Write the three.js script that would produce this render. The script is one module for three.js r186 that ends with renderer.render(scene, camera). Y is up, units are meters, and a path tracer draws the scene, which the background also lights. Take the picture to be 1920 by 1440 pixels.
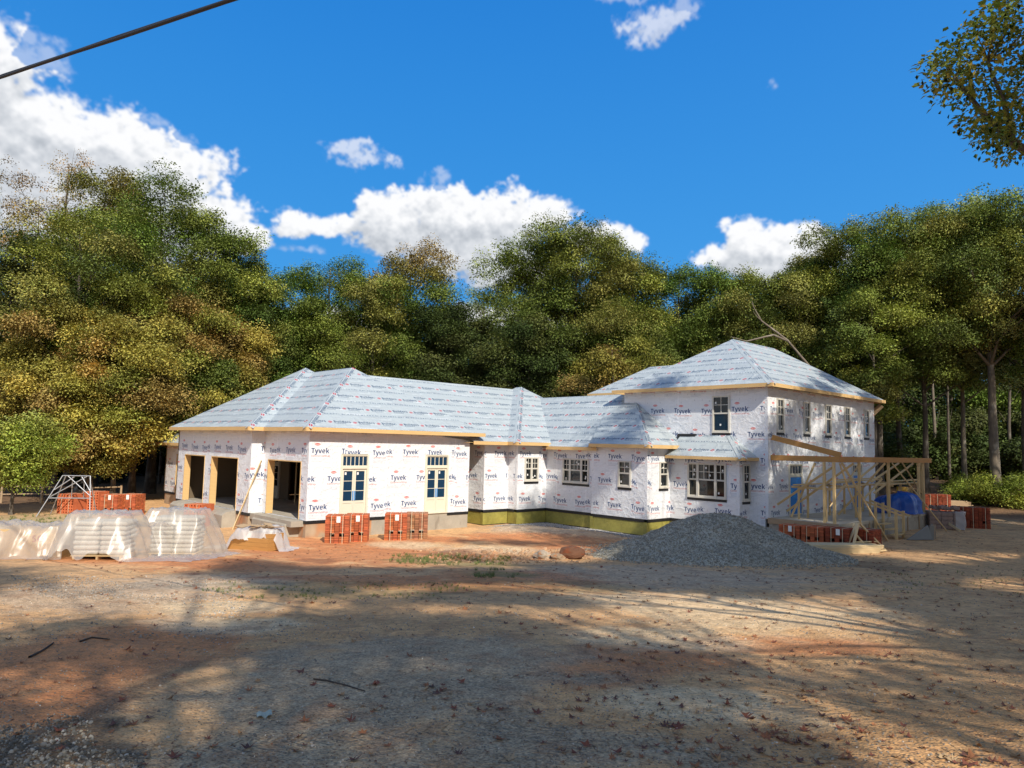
import * as THREE from 'three';
import { mergeGeometries } from 'three/addons/utils/BufferGeometryUtils.js';
import { RoundedBoxGeometry } from 'three/addons/geometries/RoundedBoxGeometry.js';

// ---------------------------------------------------------------- camera, sun, exposure
const scene = new THREE.Scene();
const EYE = 3.3, FOCAL = 1340, PITCH = 4.888 * Math.PI / 180, ROLL = 1.334 * Math.PI / 180;   // photo pixels: 1920 x 1440
const camera = new THREE.PerspectiveCamera(2 * Math.atan(720 / FOCAL) * 180 / Math.PI, 4 / 3, 0.1, 2000);
const FWD = new THREE.Vector3(0, Math.sin(PITCH), -Math.cos(PITCH));
const RIGHT0 = new THREE.Vector3(1, 0, 0), UP0 = new THREE.Vector3().crossVectors(RIGHT0, FWD);
const RIGHT = RIGHT0.clone().multiplyScalar(Math.cos(ROLL)).addScaledVector(UP0, Math.sin(ROLL));
const UPV = UP0.clone().multiplyScalar(Math.cos(ROLL)).addScaledVector(RIGHT0, -Math.sin(ROLL));
camera.position.set(0, EYE, 0);
camera.up.copy(UPV);
camera.lookAt(FWD.x, EYE + FWD.y, FWD.z);

const SUN_DIR = new THREE.Vector3(0.2966, 0.640, 0.709).normalize();      // towards the sun: behind the camera, to the right
const sun = new THREE.DirectionalLight(new THREE.Color(1.0, 0.92, 0.80), 5.0);
sun.name = 'sun';
sun.position.copy(SUN_DIR).multiplyScalar(90).add(new THREE.Vector3(0, 0, -25));
sun.target.position.set(0, 0, -25);
sun.castShadow = true; sun.shadow.mapSize.set(4096, 4096);
Object.assign(sun.shadow.camera, { left: -60, right: 60, top: 60, bottom: -60, near: 1, far: 240 });
scene.add(sun, sun.target);

const renderer = new THREE.WebGLRenderer({ antialias: true });
renderer.setSize(1024, 768);
renderer.toneMapping = THREE.LinearToneMapping;
renderer.toneMappingExposure = 1.1;
renderer.shadowMap.enabled = true;

// ---------------------------------------------------------------- numbers
function rng(seed) { let s = (seed * 2654435761) >>> 0; return () => { s = (s + 0x6d2b79f5) | 0; let t = Math.imul(s ^ (s >>> 15), 1 | s); t = (t + Math.imul(t ^ (t >>> 7), 61 | t)) ^ t; return ((t ^ (t >>> 14)) >>> 0) / 4294967296; }; }
const lerp = (a, b, t) => a + (b - a) * t;
const clamp = (x, a = 0, b = 1) => x < a ? a : x > b ? b : x;
const sstep = (a, b, x) => { const t = clamp((x - a) / (b - a)); return t * t * (3 - 2 * t); };
function hash2(x, y) { let h = Math.imul(x, 374761393) + Math.imul(y, 668265263) | 0; h = Math.imul(h ^ (h >>> 13), 1274126177); return ((h ^ (h >>> 16)) >>> 0) / 4294967296; }
function noise(x, y) {
  const ix = Math.floor(x), iy = Math.floor(y); let fx = x - ix, fy = y - iy; fx = fx * fx * (3 - 2 * fx); fy = fy * fy * (3 - 2 * fy);
  const a = hash2(ix, iy), b = hash2(ix + 1, iy), c = hash2(ix, iy + 1), d = hash2(ix + 1, iy + 1);
  return a + (b - a) * fx + (c - a) * fy + (a - b - c + d) * fx * fy;
}
function fbm(x, y, n = 4) { let s = 0, a = 0.5; for (let i = 0; i < n; i++) { s += a * noise(x, y); x = x * 2.03 + 17.1; y = y * 2.03 + 5.7; a *= 0.5; } return s / (1 - a * 2); }
const TAU = Math.PI * 2;

// ---------------------------------------------------------------- photo pixel -> direction, ground point, house point
const V3 = (x, y, z) => new THREE.Vector3(x, y, z);
const ray = (px, py) => RIGHT.clone().multiplyScalar(px - 960).addScaledVector(UPV, 720 - py).addScaledVector(FWD, FOCAL);
function toPx(p) { const q = V3(p.x, p.y - EYE, p.z), d = q.dot(FWD); return [960 + FOCAL * q.dot(RIGHT) / d, 720 - FOCAL * q.dot(UPV) / d, d]; }
const MOUND = [];                                    // [x, z, radius, height]
function groundY(x, z) {
  const Z = -z, a = 1.7 - 0.09 * Math.max(Z, -14), b = lerp(-0.78, -0.46, sstep(8.5, 15, x)), k = 0.2;
  let h = Math.max(a, b) + k * Math.log(1 + Math.exp(-Math.abs(a - b) / k));
  h += 1.5 * sstep(46, 64, Z) * sstep(12, 30, x) + 0.5 * sstep(50, 75, Z) * (1 - sstep(12, 30, x));
  h += (fbm(x * 0.35 + 9, z * 0.35, 3) - 0.5) * 0.13 * sstep(3, 10, Math.hypot(x, z)) + (fbm(x * 1.3, z * 1.3 + 4, 2) - 0.5) * 0.035;
  for (const [mx, mz, r, mh] of MOUND) { const d = Math.hypot(x - mx, z - mz) / r; if (d < 1) h += mh * (1 - d * d) ** 2; }
  return h;
}
function G(px, py) {
  const r = ray(px, py).normalize(); let t = 1;
  for (let i = 0; i < 900; i++) { const y = EYE + r.y * t, g = groundY(r.x * t, r.z * t); if (y <= g) break; t += Math.max(0.02, (y - g) * 0.5); if (t > 160) break; }
  return V3(r.x * t, groundY(r.x * t, r.z * t), r.z * t);
}
function atZ(px, py, depth) { const r = ray(px, py); r.multiplyScalar(depth / FOCAL); r.y += EYE; return r; }
const YAW = 46.857 * Math.PI / 180, DU = V3(Math.sin(YAW), 0, -Math.cos(YAW)), DV = V3(-Math.cos(YAW), 0, -Math.sin(YAW));
const uvw = (u, y, v) => V3(DU.x * u + DV.x * v, y, DU.z * u + DV.z * v);         // house plan (u, v) and height -> world

// ---------------------------------------------------------------- objects
const taken = new Map();
function numbered(name) { const n = taken.get(name) ?? 0; taken.set(name, n + 1); return n ? name + '_' + String(n).padStart(3, '0') : name; }
function shadowed(o) { o.traverse((m) => { if (m.isMesh) { m.castShadow = true; m.receiveShadow = true; } }); return o; }
function part(name, geometry, material, parent, kind) { const m = new THREE.Mesh(geometry, material); m.name = name; m.castShadow = m.receiveShadow = true; if (kind) m.userData.kind = kind; parent.add(m); return m; }
function thing(name, label, category, pos = [0, 0, 0], turn = 0, group) {
  const o = new THREE.Group(); o.name = numbered(name); o.position.set(...(pos.isVector3 ? pos.toArray() : pos)); o.rotation.y = turn;
  o.userData = { label, category }; if (group) o.userData.group = group; scene.add(o); return o;
}
function single(name, geometry, material, label, category, pos = [0, 0, 0], turn = 0, group) {
  const m = new THREE.Mesh(geometry, material); m.name = numbered(name); m.position.set(...(pos.isVector3 ? pos.toArray() : pos)); m.rotation.y = turn;
  m.castShadow = m.receiveShadow = true; m.userData = { label, category }; if (group) m.userData.group = group; scene.add(m); return m;
}
function structure(name, geometry, material, kind = 'structure') { const m = new THREE.Mesh(geometry, material); m.name = numbered(name); m.userData.kind = kind; m.castShadow = m.receiveShadow = true; scene.add(m); return m; }
function copyOf(o, pos, turn, label, group) { const c = o.clone(); c.name = numbered(o.name.replace(/_\d{3}$/, '')); c.position.copy(pos); c.rotation.y = turn; c.userData = { ...o.userData }; if (label) c.userData.label = label; if (group) c.userData.group = group; scene.add(c); return c; }

const strip = (g) => { const q = g.index ? g.toNonIndexed() : g; for (const k of Object.keys(q.attributes)) if (!['position', 'normal', 'uv'].includes(k)) q.deleteAttribute(k); q.morphAttributes = {}; return q; };
const merge = (list) => mergeGeometries(list.map(strip));
function box(w, h, d, x = 0, y = 0, z = 0, uvm = true) {       // uv in metres
  const g = new THREE.BoxGeometry(w, h, d); g.translate(x, y, z);
  if (uvm) { const p = g.attributes.position, n = g.attributes.normal, t = g.attributes.uv; for (let i = 0; i < p.count; i++) { const ax = Math.abs(n.getX(i)), ay = Math.abs(n.getY(i)); t.setXY(i, ax > 0.5 ? p.getZ(i) : p.getX(i), ay > 0.5 ? p.getZ(i) : p.getY(i)); } }
  return g;
}
function bar(a, b, w, t, roll = 0) {                            // a board from a to b; w is its deep side, t its thin one; grain uv along it
  const A = a.isVector3 ? a : V3(...a), B = b.isVector3 ? b : V3(...b), len = A.distanceTo(B), g = new THREE.BoxGeometry(t, len, w);
  const p = g.attributes.position, n = g.attributes.normal, uv = g.attributes.uv;
  for (let i = 0; i < p.count; i++) uv.setXY(i, p.getY(i) + A.x, Math.abs(n.getX(i)) > 0.5 ? p.getZ(i) : p.getX(i));
  if (roll) g.rotateY(roll);
  const d = B.clone().sub(A).normalize();
  g.applyQuaternion(new THREE.Quaternion().setFromUnitVectors(V3(0, 1, 0), d)); g.translate((A.x + B.x) / 2, (A.y + B.y) / 2, (A.z + B.z) / 2);
  return g;
}
function rod(a, b, r0, r1 = r0, seg = 8) {
  const A = a.isVector3 ? a : V3(...a), B = b.isVector3 ? b : V3(...b), g = new THREE.CylinderGeometry(r1, r0, A.distanceTo(B), seg);
  g.applyQuaternion(new THREE.Quaternion().setFromUnitVectors(V3(0, 1, 0), B.clone().sub(A).normalize())); g.translate((A.x + B.x) / 2, (A.y + B.y) / 2, (A.z + B.z) / 2); return g;
}
function taperTube(points, radii, seg = 7, vScale = 1) {         // a limb through points with a radius at each
  const pos = [], nor = [], uv = [], idx = []; let along = 0; const up = V3(0.31, 0.2, 0.93).normalize();
  for (let i = 0; i < points.length; i++) {
    const d = points[Math.min(i + 1, points.length - 1)].clone().sub(points[Math.max(i - 1, 0)]).normalize(), s = V3().crossVectors(d, up).normalize(), t = V3().crossVectors(s, d);
    if (i) along += points[i].distanceTo(points[i - 1]);
    for (let k = 0; k <= seg; k++) { const a = k / seg * TAU, c = Math.cos(a), q = Math.sin(a), n = s.clone().multiplyScalar(c).addScaledVector(t, q); pos.push(points[i].x + n.x * radii[i], points[i].y + n.y * radii[i], points[i].z + n.z * radii[i]); nor.push(n.x, n.y, n.z); uv.push(k / seg, along * vScale); }
  }
  for (let i = 0; i < points.length - 1; i++) for (let k = 0; k < seg; k++) { const a = i * (seg + 1) + k, b = a + seg + 1; idx.push(a, b, a + 1, b, b + 1, a + 1); }
  const g = new THREE.BufferGeometry(); g.setAttribute('position', new THREE.Float32BufferAttribute(pos, 3)); g.setAttribute('normal', new THREE.Float32BufferAttribute(nor, 3)); g.setAttribute('uv', new THREE.Float32BufferAttribute(uv, 2)); g.setIndex(idx); return g;
}
function grid(nx, ny, f, uvf) {                                  // f(i / nx, j / ny) -> [x, y, z]
  const pos = [], uv = [], idx = [];
  for (let j = 0; j <= ny; j++) for (let i = 0; i <= nx; i++) { const p = f(i / nx, j / ny); pos.push(p[0], p[1], p[2]); const t = uvf ? uvf(p, i / nx, j / ny) : [i / nx, j / ny]; uv.push(t[0], t[1]); }
  for (let j = 0; j < ny; j++) for (let i = 0; i < nx; i++) { const a = j * (nx + 1) + i, b = a + nx + 1; idx.push(a, a + 1, b, b, a + 1, b + 1); }
  const g = new THREE.BufferGeometry(); g.setAttribute('position', new THREE.Float32BufferAttribute(pos, 3)); g.setAttribute('uv', new THREE.Float32BufferAttribute(uv, 2)); g.setIndex(idx); g.computeVertexNormals(); return g;
}

// ---------------------------------------------------------------- textures
const lin = (c) => c <= 0.04045 ? c / 12.92 : ((c + 0.055) / 1.055) ** 2.4;
const toS = (c) => { c = clamp(c); return Math.round(255 * (c <= 0.0031308 ? c * 12.92 : 1.055 * c ** (1 / 2.4) - 0.055)); };
function dataTex(w, h, f, color = true, wrap = true) {           // f(u, v, out) fills linear 0..1 values
  const d = new Uint8Array(w * h * 4), o = [0, 0, 0];
  for (let j = 0; j < h; j++) for (let i = 0; i < w; i++) { f((i + 0.5) / w, (j + 0.5) / h, o); const k = (j * w + i) * 4; for (let c = 0; c < 3; c++) d[k + c] = color ? toS(o[c]) : Math.round(255 * clamp(o[c])); d[k + 3] = 255; }
  const t = new THREE.DataTexture(d, w, h); t.magFilter = THREE.LinearFilter; t.minFilter = THREE.LinearMipmapLinearFilter; t.generateMipmaps = true;
  if (wrap) t.wrapS = t.wrapT = THREE.RepeatWrapping; if (color) t.colorSpace = THREE.SRGBColorSpace; t.needsUpdate = true; return t;
}
function tnoise(u, v, n, seed = 0) {                             // noise that tiles every 1 in u and v with n cells
  const x = u * n, y = v * n, ix = Math.floor(x), iy = Math.floor(y); let fx = x - ix, fy = y - iy; fx = fx * fx * (3 - 2 * fx); fy = fy * fy * (3 - 2 * fy);
  const m = (k) => ((k % n) + n) % n, h = (i, j) => hash2(m(i) + seed * 131, m(j) + seed * 57);
  const a = h(ix, iy), b = h(ix + 1, iy), c = h(ix, iy + 1), d = h(ix + 1, iy + 1); return a + (b - a) * fx + (c - a) * fy + (a - b - c + d) * fx * fy;
}
const tfbm = (u, v, n, oct, seed) => { let s = 0, a = 0.5, w = 0; for (let i = 0; i < oct; i++) { s += a * tnoise(u, v, n, seed + i); w += a; a *= 0.5; n *= 2; } return s / w; };
const repeated = (t, rx, ry) => { const c = t.clone(); c.wrapS = c.wrapT = THREE.RepeatWrapping; c.repeat.set(rx, ry); c.needsUpdate = true; return c; };
const std = (o) => new THREE.MeshStandardMaterial(o);
const rgb = (r, g, b) => new THREE.Color().setRGB(r, g, b);
// ---------------------------------------------------------------- sky: air and clouds in all directions
{
  const W = 4096, Hh = 2048, d = new Float32Array(W * Hh * 4);
  const dirAzEl = (px, py) => { const r = ray(px, py).normalize(); return [Math.atan2(r.x, -r.z) * 180 / Math.PI, Math.asin(r.y) * 180 / Math.PI]; };
  const puffs = [];                                   // az, el, radius az, radius el, strength, base el
  const put = (list, flat = 1) => { for (const [px, py, rx, ry, s] of list) { const [a, e] = dirAzEl(px, py), k = 180 / Math.PI / FOCAL; puffs.push([a, e, rx * k, ry * k, s * flat]); } };
  put([[50, 235, 120, 66, 1], [170, 285, 160, 80, 1.1], [40, 330, 220, 140, 1.2], [270, 330, 160, 90, 1.1], [330, 400, 150, 80, 1.1], [420, 440, 90, 50, 1], [200, 420, 230, 110, 1.2], [60, 110, 60, 35, 0.62], [20, 95, 50, 30, 0.6], [470, 462, 50, 26, 0.9], [350, 265, 30, 16, 0.5], [300, 230, 26, 14, 0.5]]);
  put([[670, 292, 75, 22, 0.72], [640, 280, 34, 16, 0.7], [825, 326, 32, 17, 0.6], [820, 345, 18, 9, 0.5]]);
  put([[560, 425, 60, 30, 1], [620, 430, 70, 26, 1], [740, 400, 80, 55, 1.1], [830, 400, 110, 60, 1.15], [930, 420, 130, 70, 1.15], [1010, 400, 70, 45, 1.05], [880, 480, 170, 60, 1.1], [760, 445, 140, 45, 1.1], [1100, 440, 90, 40, 1], [1160, 455, 55, 30, 0.95], [560, 475, 60, 12, 0.6], [980, 510, 160, 40, 1]]);
  put([[1440, 470, 130, 50, 1.15], [1395, 450, 60, 40, 1.05], [1520, 450, 55, 40, 1.05], [1470, 500, 120, 50, 1.1], [1350, 490, 70, 40, 1]]);
  put([[1235, 35, 60, 34, 0.64], [1200, 62, 40, 28, 0.66], [1270, 12, 50, 24, 0.62], [1180, -6, 80, 14, 0.55], [1440, 165, 12, 10, 0.45]]);
  put([[930, 600, 120, 40, 1], [1010, 640, 120, 50, 1], [1700, 660, 260, 60, 1], [1830, 620, 160, 40, 0.95], [640, 620, 120, 40, 1], [60, 640, 180, 60, 1], [1300, 640, 200, 40, 1]]);
  const r = rng(11);
  for (let k = 0; k < 96; k++) {                      // the same kind of broken cumulus goes on round the horizon
    const a = 46 + r() * 268, e = 4 + r() * r() * 52, s = 3.5 + r() * 7, n = 4 + Math.floor(r() * 5);
    for (let i = 0; i < n; i++) puffs.push([a + (r() - 0.5) * s * 2.6, e + (r() - 0.3) * s * 0.5, s * (0.4 + r() * 0.6), s * (0.25 + r() * 0.3), 0.9 + r() * 0.3]);
  }
  const cells = Array.from({ length: 360 * 90 }, () => []), cell = (a, e) => cells[(((Math.floor(a) % 360) + 360) % 360) * 90 + clamp(Math.floor(e) + 3, 0, 89)];
  for (const p of puffs) for (let a = Math.floor(p[0] - p[2] * 1.35) - 3; a <= p[0] + p[2] * 1.35 + 3; a++) for (let e = Math.floor(p[1] - p[3] * 1.35) - 3; e <= p[1] + p[3] * 1.35 + 3; e++) { const c = cell(a, e); if (c[c.length - 1] !== p) c.push(p); }
  let thick = 1;
  const dens = (az, el, list) => {                     // how deep inside the nearest puff, with billowing edges
    const wx = (fbm(az * 0.5 + 40, el * 0.5 + 9, 2) - 0.5) * 2.2, wy = (fbm(az * 0.5 + 7, el * 0.5 + 63, 2) - 0.5) * 1.5;
    let m = -9, sum = 0; thick = 1;
    for (const p of list) { let da = az + wx - p[0]; if (da > 180) da -= 360; else if (da < -180) da += 360; const de = el + wy - p[1], v = p[4] * (1 - (da / p[2]) ** 2 - (de / (de < 0 ? p[3] * 0.8 : p[3])) ** 2); if (v > m) { m = v; thick = p[4]; } if (v > 0) sum += v; }
    return m + 0.1 * Math.max(0, sum - Math.max(0, m));
  };
  const body = (az, el, list) => { const b = dens(az, el, list); if (b < -0.75) return b; return b + (fbm(az * 0.9 + 3, el * 1.1 + 8, 3) - 0.5) * 1.05 + (fbm(az * 2.9 + 13, el * 3.4 + 28, 5) - 0.5) * 0.85; };
  for (let j = 0; j < Hh; j++) {
    const el = ((j + 0.5) / Hh - 0.5) * 180, t = clamp(el / 40), z = clamp((el - 34) / 56);
    // linear radiance of clear air: pale low down, deep blue higher up, darkest overhead
    let cr = lerp(0.14, 0.001, Math.pow(t, 0.36)), cg = lerp(0.42, 0.165, Math.pow(t, 0.68)), cb = lerp(0.80, 0.58, t);
    cg *= 1 - 0.45 * z; cb *= 1 - 0.5 * z;
    if (el < 0) { cr = 0.10; cg = 0.10; cb = 0.08; }
    for (let i = 0; i < W; i++) {
      const k = (j * W + i) * 4, rd = ((i + 0.5) / W - 0.5) * TAU, az = Math.atan2(Math.cos(rd), -Math.sin(rd)) * 180 / Math.PI;
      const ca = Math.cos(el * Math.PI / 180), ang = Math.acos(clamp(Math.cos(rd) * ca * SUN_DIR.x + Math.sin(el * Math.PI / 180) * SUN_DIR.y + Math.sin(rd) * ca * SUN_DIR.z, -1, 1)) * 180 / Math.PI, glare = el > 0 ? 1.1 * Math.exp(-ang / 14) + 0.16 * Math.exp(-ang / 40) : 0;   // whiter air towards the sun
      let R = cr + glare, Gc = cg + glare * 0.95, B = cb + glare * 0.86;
      if (el > -2 && el < 72) {
        const list = cell(az, el);
        if (list.length) {
          const v = body(az, el, list), thin = thick < 0.63 ? 0.34 : thick < 0.8 ? 0.6 : 1, alpha = sstep(-0.08, 0.62, v) * thin;
          if (alpha > 0) {
            const up = body(az + 0.3, el + 0.75, list), far = dens(az + 0.8, el + 2.2, list), lump = clamp(0.5 + (v - up) * 0.5), under = sstep(0.15, 1.0, far);
            const li = clamp(0.90 + 0.44 * (lump - 0.42) - 0.22 * under + (fbm(az * 1.3 + 60, el * 1.9 + 3, 3) - 0.5) * 0.22, 0.55, 1.0), a = alpha * lerp(0.72, 1, sstep(0.15, 0.6, v));
            const cool = 1 - li; R = lerp(R, 0.90 * li * (1 - 0.22 * cool), a); Gc = lerp(Gc, 0.905 * li * (1 - 0.08 * cool), a); B = lerp(B, 0.92 * li * (1 + 0.10 * cool), a);
          }
        }
      }
      d[k] = R; d[k + 1] = Gc; d[k + 2] = B; d[k + 3] = 1;
    }
  }
  const sky = new THREE.DataTexture(d, W, Hh, THREE.RGBAFormat, THREE.FloatType);
  sky.mapping = THREE.EquirectangularReflectionMapping; sky.magFilter = THREE.LinearFilter; sky.needsUpdate = true;
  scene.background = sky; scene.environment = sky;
}
// ---------------------------------------------------------------- ground
MOUND.push([-1.2, -25.6, 1.6, 0.16], [-0.4, -24.4, 1.2, 0.12], [1.6, -25.3, 1.5, 0.22], [0.9, -34.6, 2.6, 0.22], [3.4, -33.6, 2.6, 0.16]);
const KIND = { clay: [0.56, 0.20, 0.065], sand: [0.80, 0.62, 0.37], asphalt: [0.41, 0.31, 0.19], gravel: [0.47, 0.395, 0.29], humus: [0.085, 0.062, 0.038], grass: [0.15, 0.165, 0.05], straw: [0.42, 0.32, 0.16], darkclay: [0.22, 0.085, 0.035], litter: [0.17, 0.095, 0.045] };  // sand tone is raised to carry the brightness of sun patches too
const patches = [];
const blob = (kind, strength, list) => { for (const [px, py, rx, ry] of list) { const c = G(px, py), n = G(px, Math.max(py - ry, 900)), f = G(px, py + ry); patches.push({ x: c.x, z: (n.z + f.z) / 2, rx: rx / FOCAL * -c.z, rz: Math.max(0.25, Math.abs(n.z - f.z) / 2), s: strength, c: KIND[kind], kind }); } };
blob('gravel', 0.5, [[200, 1120, 240, 40], [390, 1092, 170, 20], [1300, 1085, 380, 24], [1100, 1000, 190, 9], [1020, 992, 120, 8]]);
blob('clay', 0.85, [[700, 1042, 330, 20], [1000, 1012, 170, 14], [600, 1020, 160, 14], [820, 1012, 100, 10], [1090, 1035, 120, 14]]);
blob('clay', 0.7, [[860, 1100, 200, 10], [1500, 1215, 200, 20], [100, 1260, 250, 100], [30, 1340, 160, 60], [520, 1062, 260, 18], [300, 1055, 260, 12], [700, 1085, 260, 12], [1080, 1262, 150, 40], [1230, 1235, 190, 34], [960, 1085, 200, 16]]);
blob('sand', 0.6, [[1400, 1150, 360, 40], [1200, 1200, 200, 24], [930, 1030, 110, 9], [760, 1022, 80, 8], [400, 1140, 130, 16], [440, 1175, 160, 16], [150, 985, 220, 16], [1290, 1325, 230, 40], [1750, 965, 200, 14], [1850, 950, 120, 14], [300, 972, 60, 10]]);  // pale sand, its colour brightened where sun patches fall
blob('asphalt', 0.88, [[660, 1330, 430, 115], [600, 1430, 400, 90], [860, 1250, 330, 62], [1060, 1410, 280, 60]]);
blob('humus', 0.85, [[80, 1415, 170, 42], [150, 1370, 90, 26]]);
blob('humus', 0.5, [[250, 1300, 30, 70], [1640, 1060, 60, 12]]);
blob('grass', 0.65, [[790, 1050, 80, 7], [900, 1057, 90, 6], [930, 1076, 70, 6]]);
blob('grass', 0.3, [[640, 1105, 260, 18], [1010, 1098, 200, 12], [60, 975, 120, 8], [120, 985, 90, 7]]);
blob('straw', 0.6, [[60, 972, 140, 12], [180, 980, 120, 10]]);
blob('darkclay', 0.7, [[830, 1040, 60, 7], [600, 1052, 40, 6], [1030, 1040, 60, 7]]);
function soil(x, z, out) {                           // ground colour here: soil kinds, with sun patches brightened into the sand
  const big = fbm(x * 0.4 + 3, z * 0.4, 4), mid = fbm(x * 2.1, z * 2.1 + 50, 4), fine = fbm(x * 13, z * 13, 3), grit = noise(x * 95, z * 95), gr2 = noise(x * 47 + 9, z * 47);
  let r = lerp(0.52, 0.68, big), g = lerp(0.285, 0.41, big), b = lerp(0.115, 0.19, big);
  const yard = sstep(-30, -24, x) * (1 - sstep(30, 38, x + z * 0.1)) * sstep(-58, -46, z - x * 0.35);
  const warp = (mid - 0.5) * 0.9 + (big - 0.5) * 0.7;
  let rough = 0;
  for (const p of patches) {
    const dx = (x - p.x) / p.rx, dz = (z - p.z) / p.rz; if (dx > 1.8 || dx < -1.8 || dz > 1.8 || dz < -1.8) continue;
    const w = p.s * sstep(1.12, 0.55, Math.sqrt(dx * dx + dz * dz) + warp) * (0.72 + 0.5 * fine);
    if (w <= 0) continue; const q = clamp(w);
    r = lerp(r, p.c[0], q); g = lerp(g, p.c[1], q); b = lerp(b, p.c[2], q);
    if (p.kind === 'gravel' || p.kind === 'asphalt' || p.kind === 'humus') rough = Math.max(rough, q);
  }
  const speck = noise(x * 150 + 31, z * 150), m = 0.46 + 0.46 * mid + 0.54 * fine + (grit - 0.5) * (0.42 + 0.55 * rough) + (gr2 - 0.5) * (0.26 + 0.36 * rough) + (speck - 0.5) * 0.22;
  r *= m; g *= m; b *= m;
  const spill = sstep(0.60, 0.70, fbm(x * 3.3 + 70, z * 3.3 + 20, 4)) * 0.35;                      // scattered red clay carried on tyres
  r = lerp(r, 0.34 * m, spill); g = lerp(g, 0.17 * m, spill); b = lerp(b, 0.08 * m, spill);
  if (grit > 0.90 && gr2 > 0.5) { r *= 0.55; g *= 0.53; b *= 0.52; } else if (grit < 0.07 && gr2 < 0.5) { r = r * 0.5 + 0.26; g = g * 0.5 + 0.235; b = b * 0.5 + 0.20; }
  if (yard < 1) { const l = (0.5 + 0.9 * fine) * (0.7 + 0.6 * mid); r = lerp(KIND.litter[0] * l, r, yard); g = lerp(KIND.litter[1] * l, g, yard); b = lerp(KIND.litter[2] * l, b, yard); }
  out[0] = r; out[1] = g; out[2] = b;
}
const TRACKS = [[1.2, -4.6, 0.74, -0.673], [0.2, -6.4, 0.93, -0.37], [-2.5, -8.5, 0.86, 0.5]];      // tyre tracks pressed into the dirt
function relief(x, z) { let t = 0; for (const [px, pz, dx, dz] of TRACKS) { const a = (x - px) * dx + (z - pz) * dz, e = (x - px) * dz - (z - pz) * dx + 0.25 * Math.sin(a * 0.35), k = Math.abs(Math.abs(e) - 0.78); if (k < 0.16) t += sstep(0.16, 0.08, k) * (0.22 * (Math.sin(a * 48 + (e > 0 ? 9 : -9) * k * 4) > 0 ? 1 : -1) * (0.4 + 0.6 * noise(a * 1.5, e * 3)) - 0.16); } return t + 0.42 * fbm(x * 5, z * 5, 3) + 0.3 * fbm(x * 26, z * 26 + 7, 3) + 0.28 * noise(x * 90, z * 90); }
function groundSheet(name, x0, x1, z0, z1, nx, nz, texel, lift, hole, bump) {
  const g = grid(nx, nz, (i, j) => { const x = lerp(x0, x1, i), z = lerp(z1, z0, j); return [x, groundY(x, z) + lift, z]; }, (p) => [(p[0] - x0) / (x1 - x0), (p[2] - z1) / (z0 - z1)]);
  if (hole) { const keep = [], ix = g.index.array, p = g.attributes.position; for (let k = 0; k < ix.length; k += 3) { let inside = true; for (let q = 0; q < 3; q++) { const x = p.getX(ix[k + q]), z = p.getZ(ix[k + q]); if (x < hole[0] || x > hole[1] || z < hole[2] || z > hole[3]) inside = false; } if (!inside) keep.push(ix[k], ix[k + 1], ix[k + 2]); } g.setIndex(keep); }
  const map = dataTex(texel, texel, (u, v, o) => soil(lerp(x0, x1, u), lerp(z1, z0, v), o), true, false);
  const bm = bump ? dataTex(texel, texel, (u, v, o) => { o[0] = o[1] = o[2] = relief(lerp(x0, x1, u), lerp(z1, z0, v)); }, false, false) : null;
  return structure(name, g, std({ map, roughness: 1, bumpMap: bm, bumpScale: bump || 1 }));
}
const FORE = [-9, 9, -12.5, 0.5], YARD = [-36, 40, -66, 3];
groundSheet('ground', ...FORE, 180, 130, 2048, 0.004, null, 0.06);
groundSheet('ground', ...YARD, 190, 172, 2048, 0, [FORE[0] + 0.4, FORE[1] - 0.4, FORE[2] + 0.4, FORE[3] - 0.4], 0.06);
groundSheet('ground', -170, 170, -230, 90, 136, 128, 512, -0.02, [YARD[0] + 2.5, YARD[1] - 2.5, YARD[2] + 2.5, YARD[3] - 2.5], 0);

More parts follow.
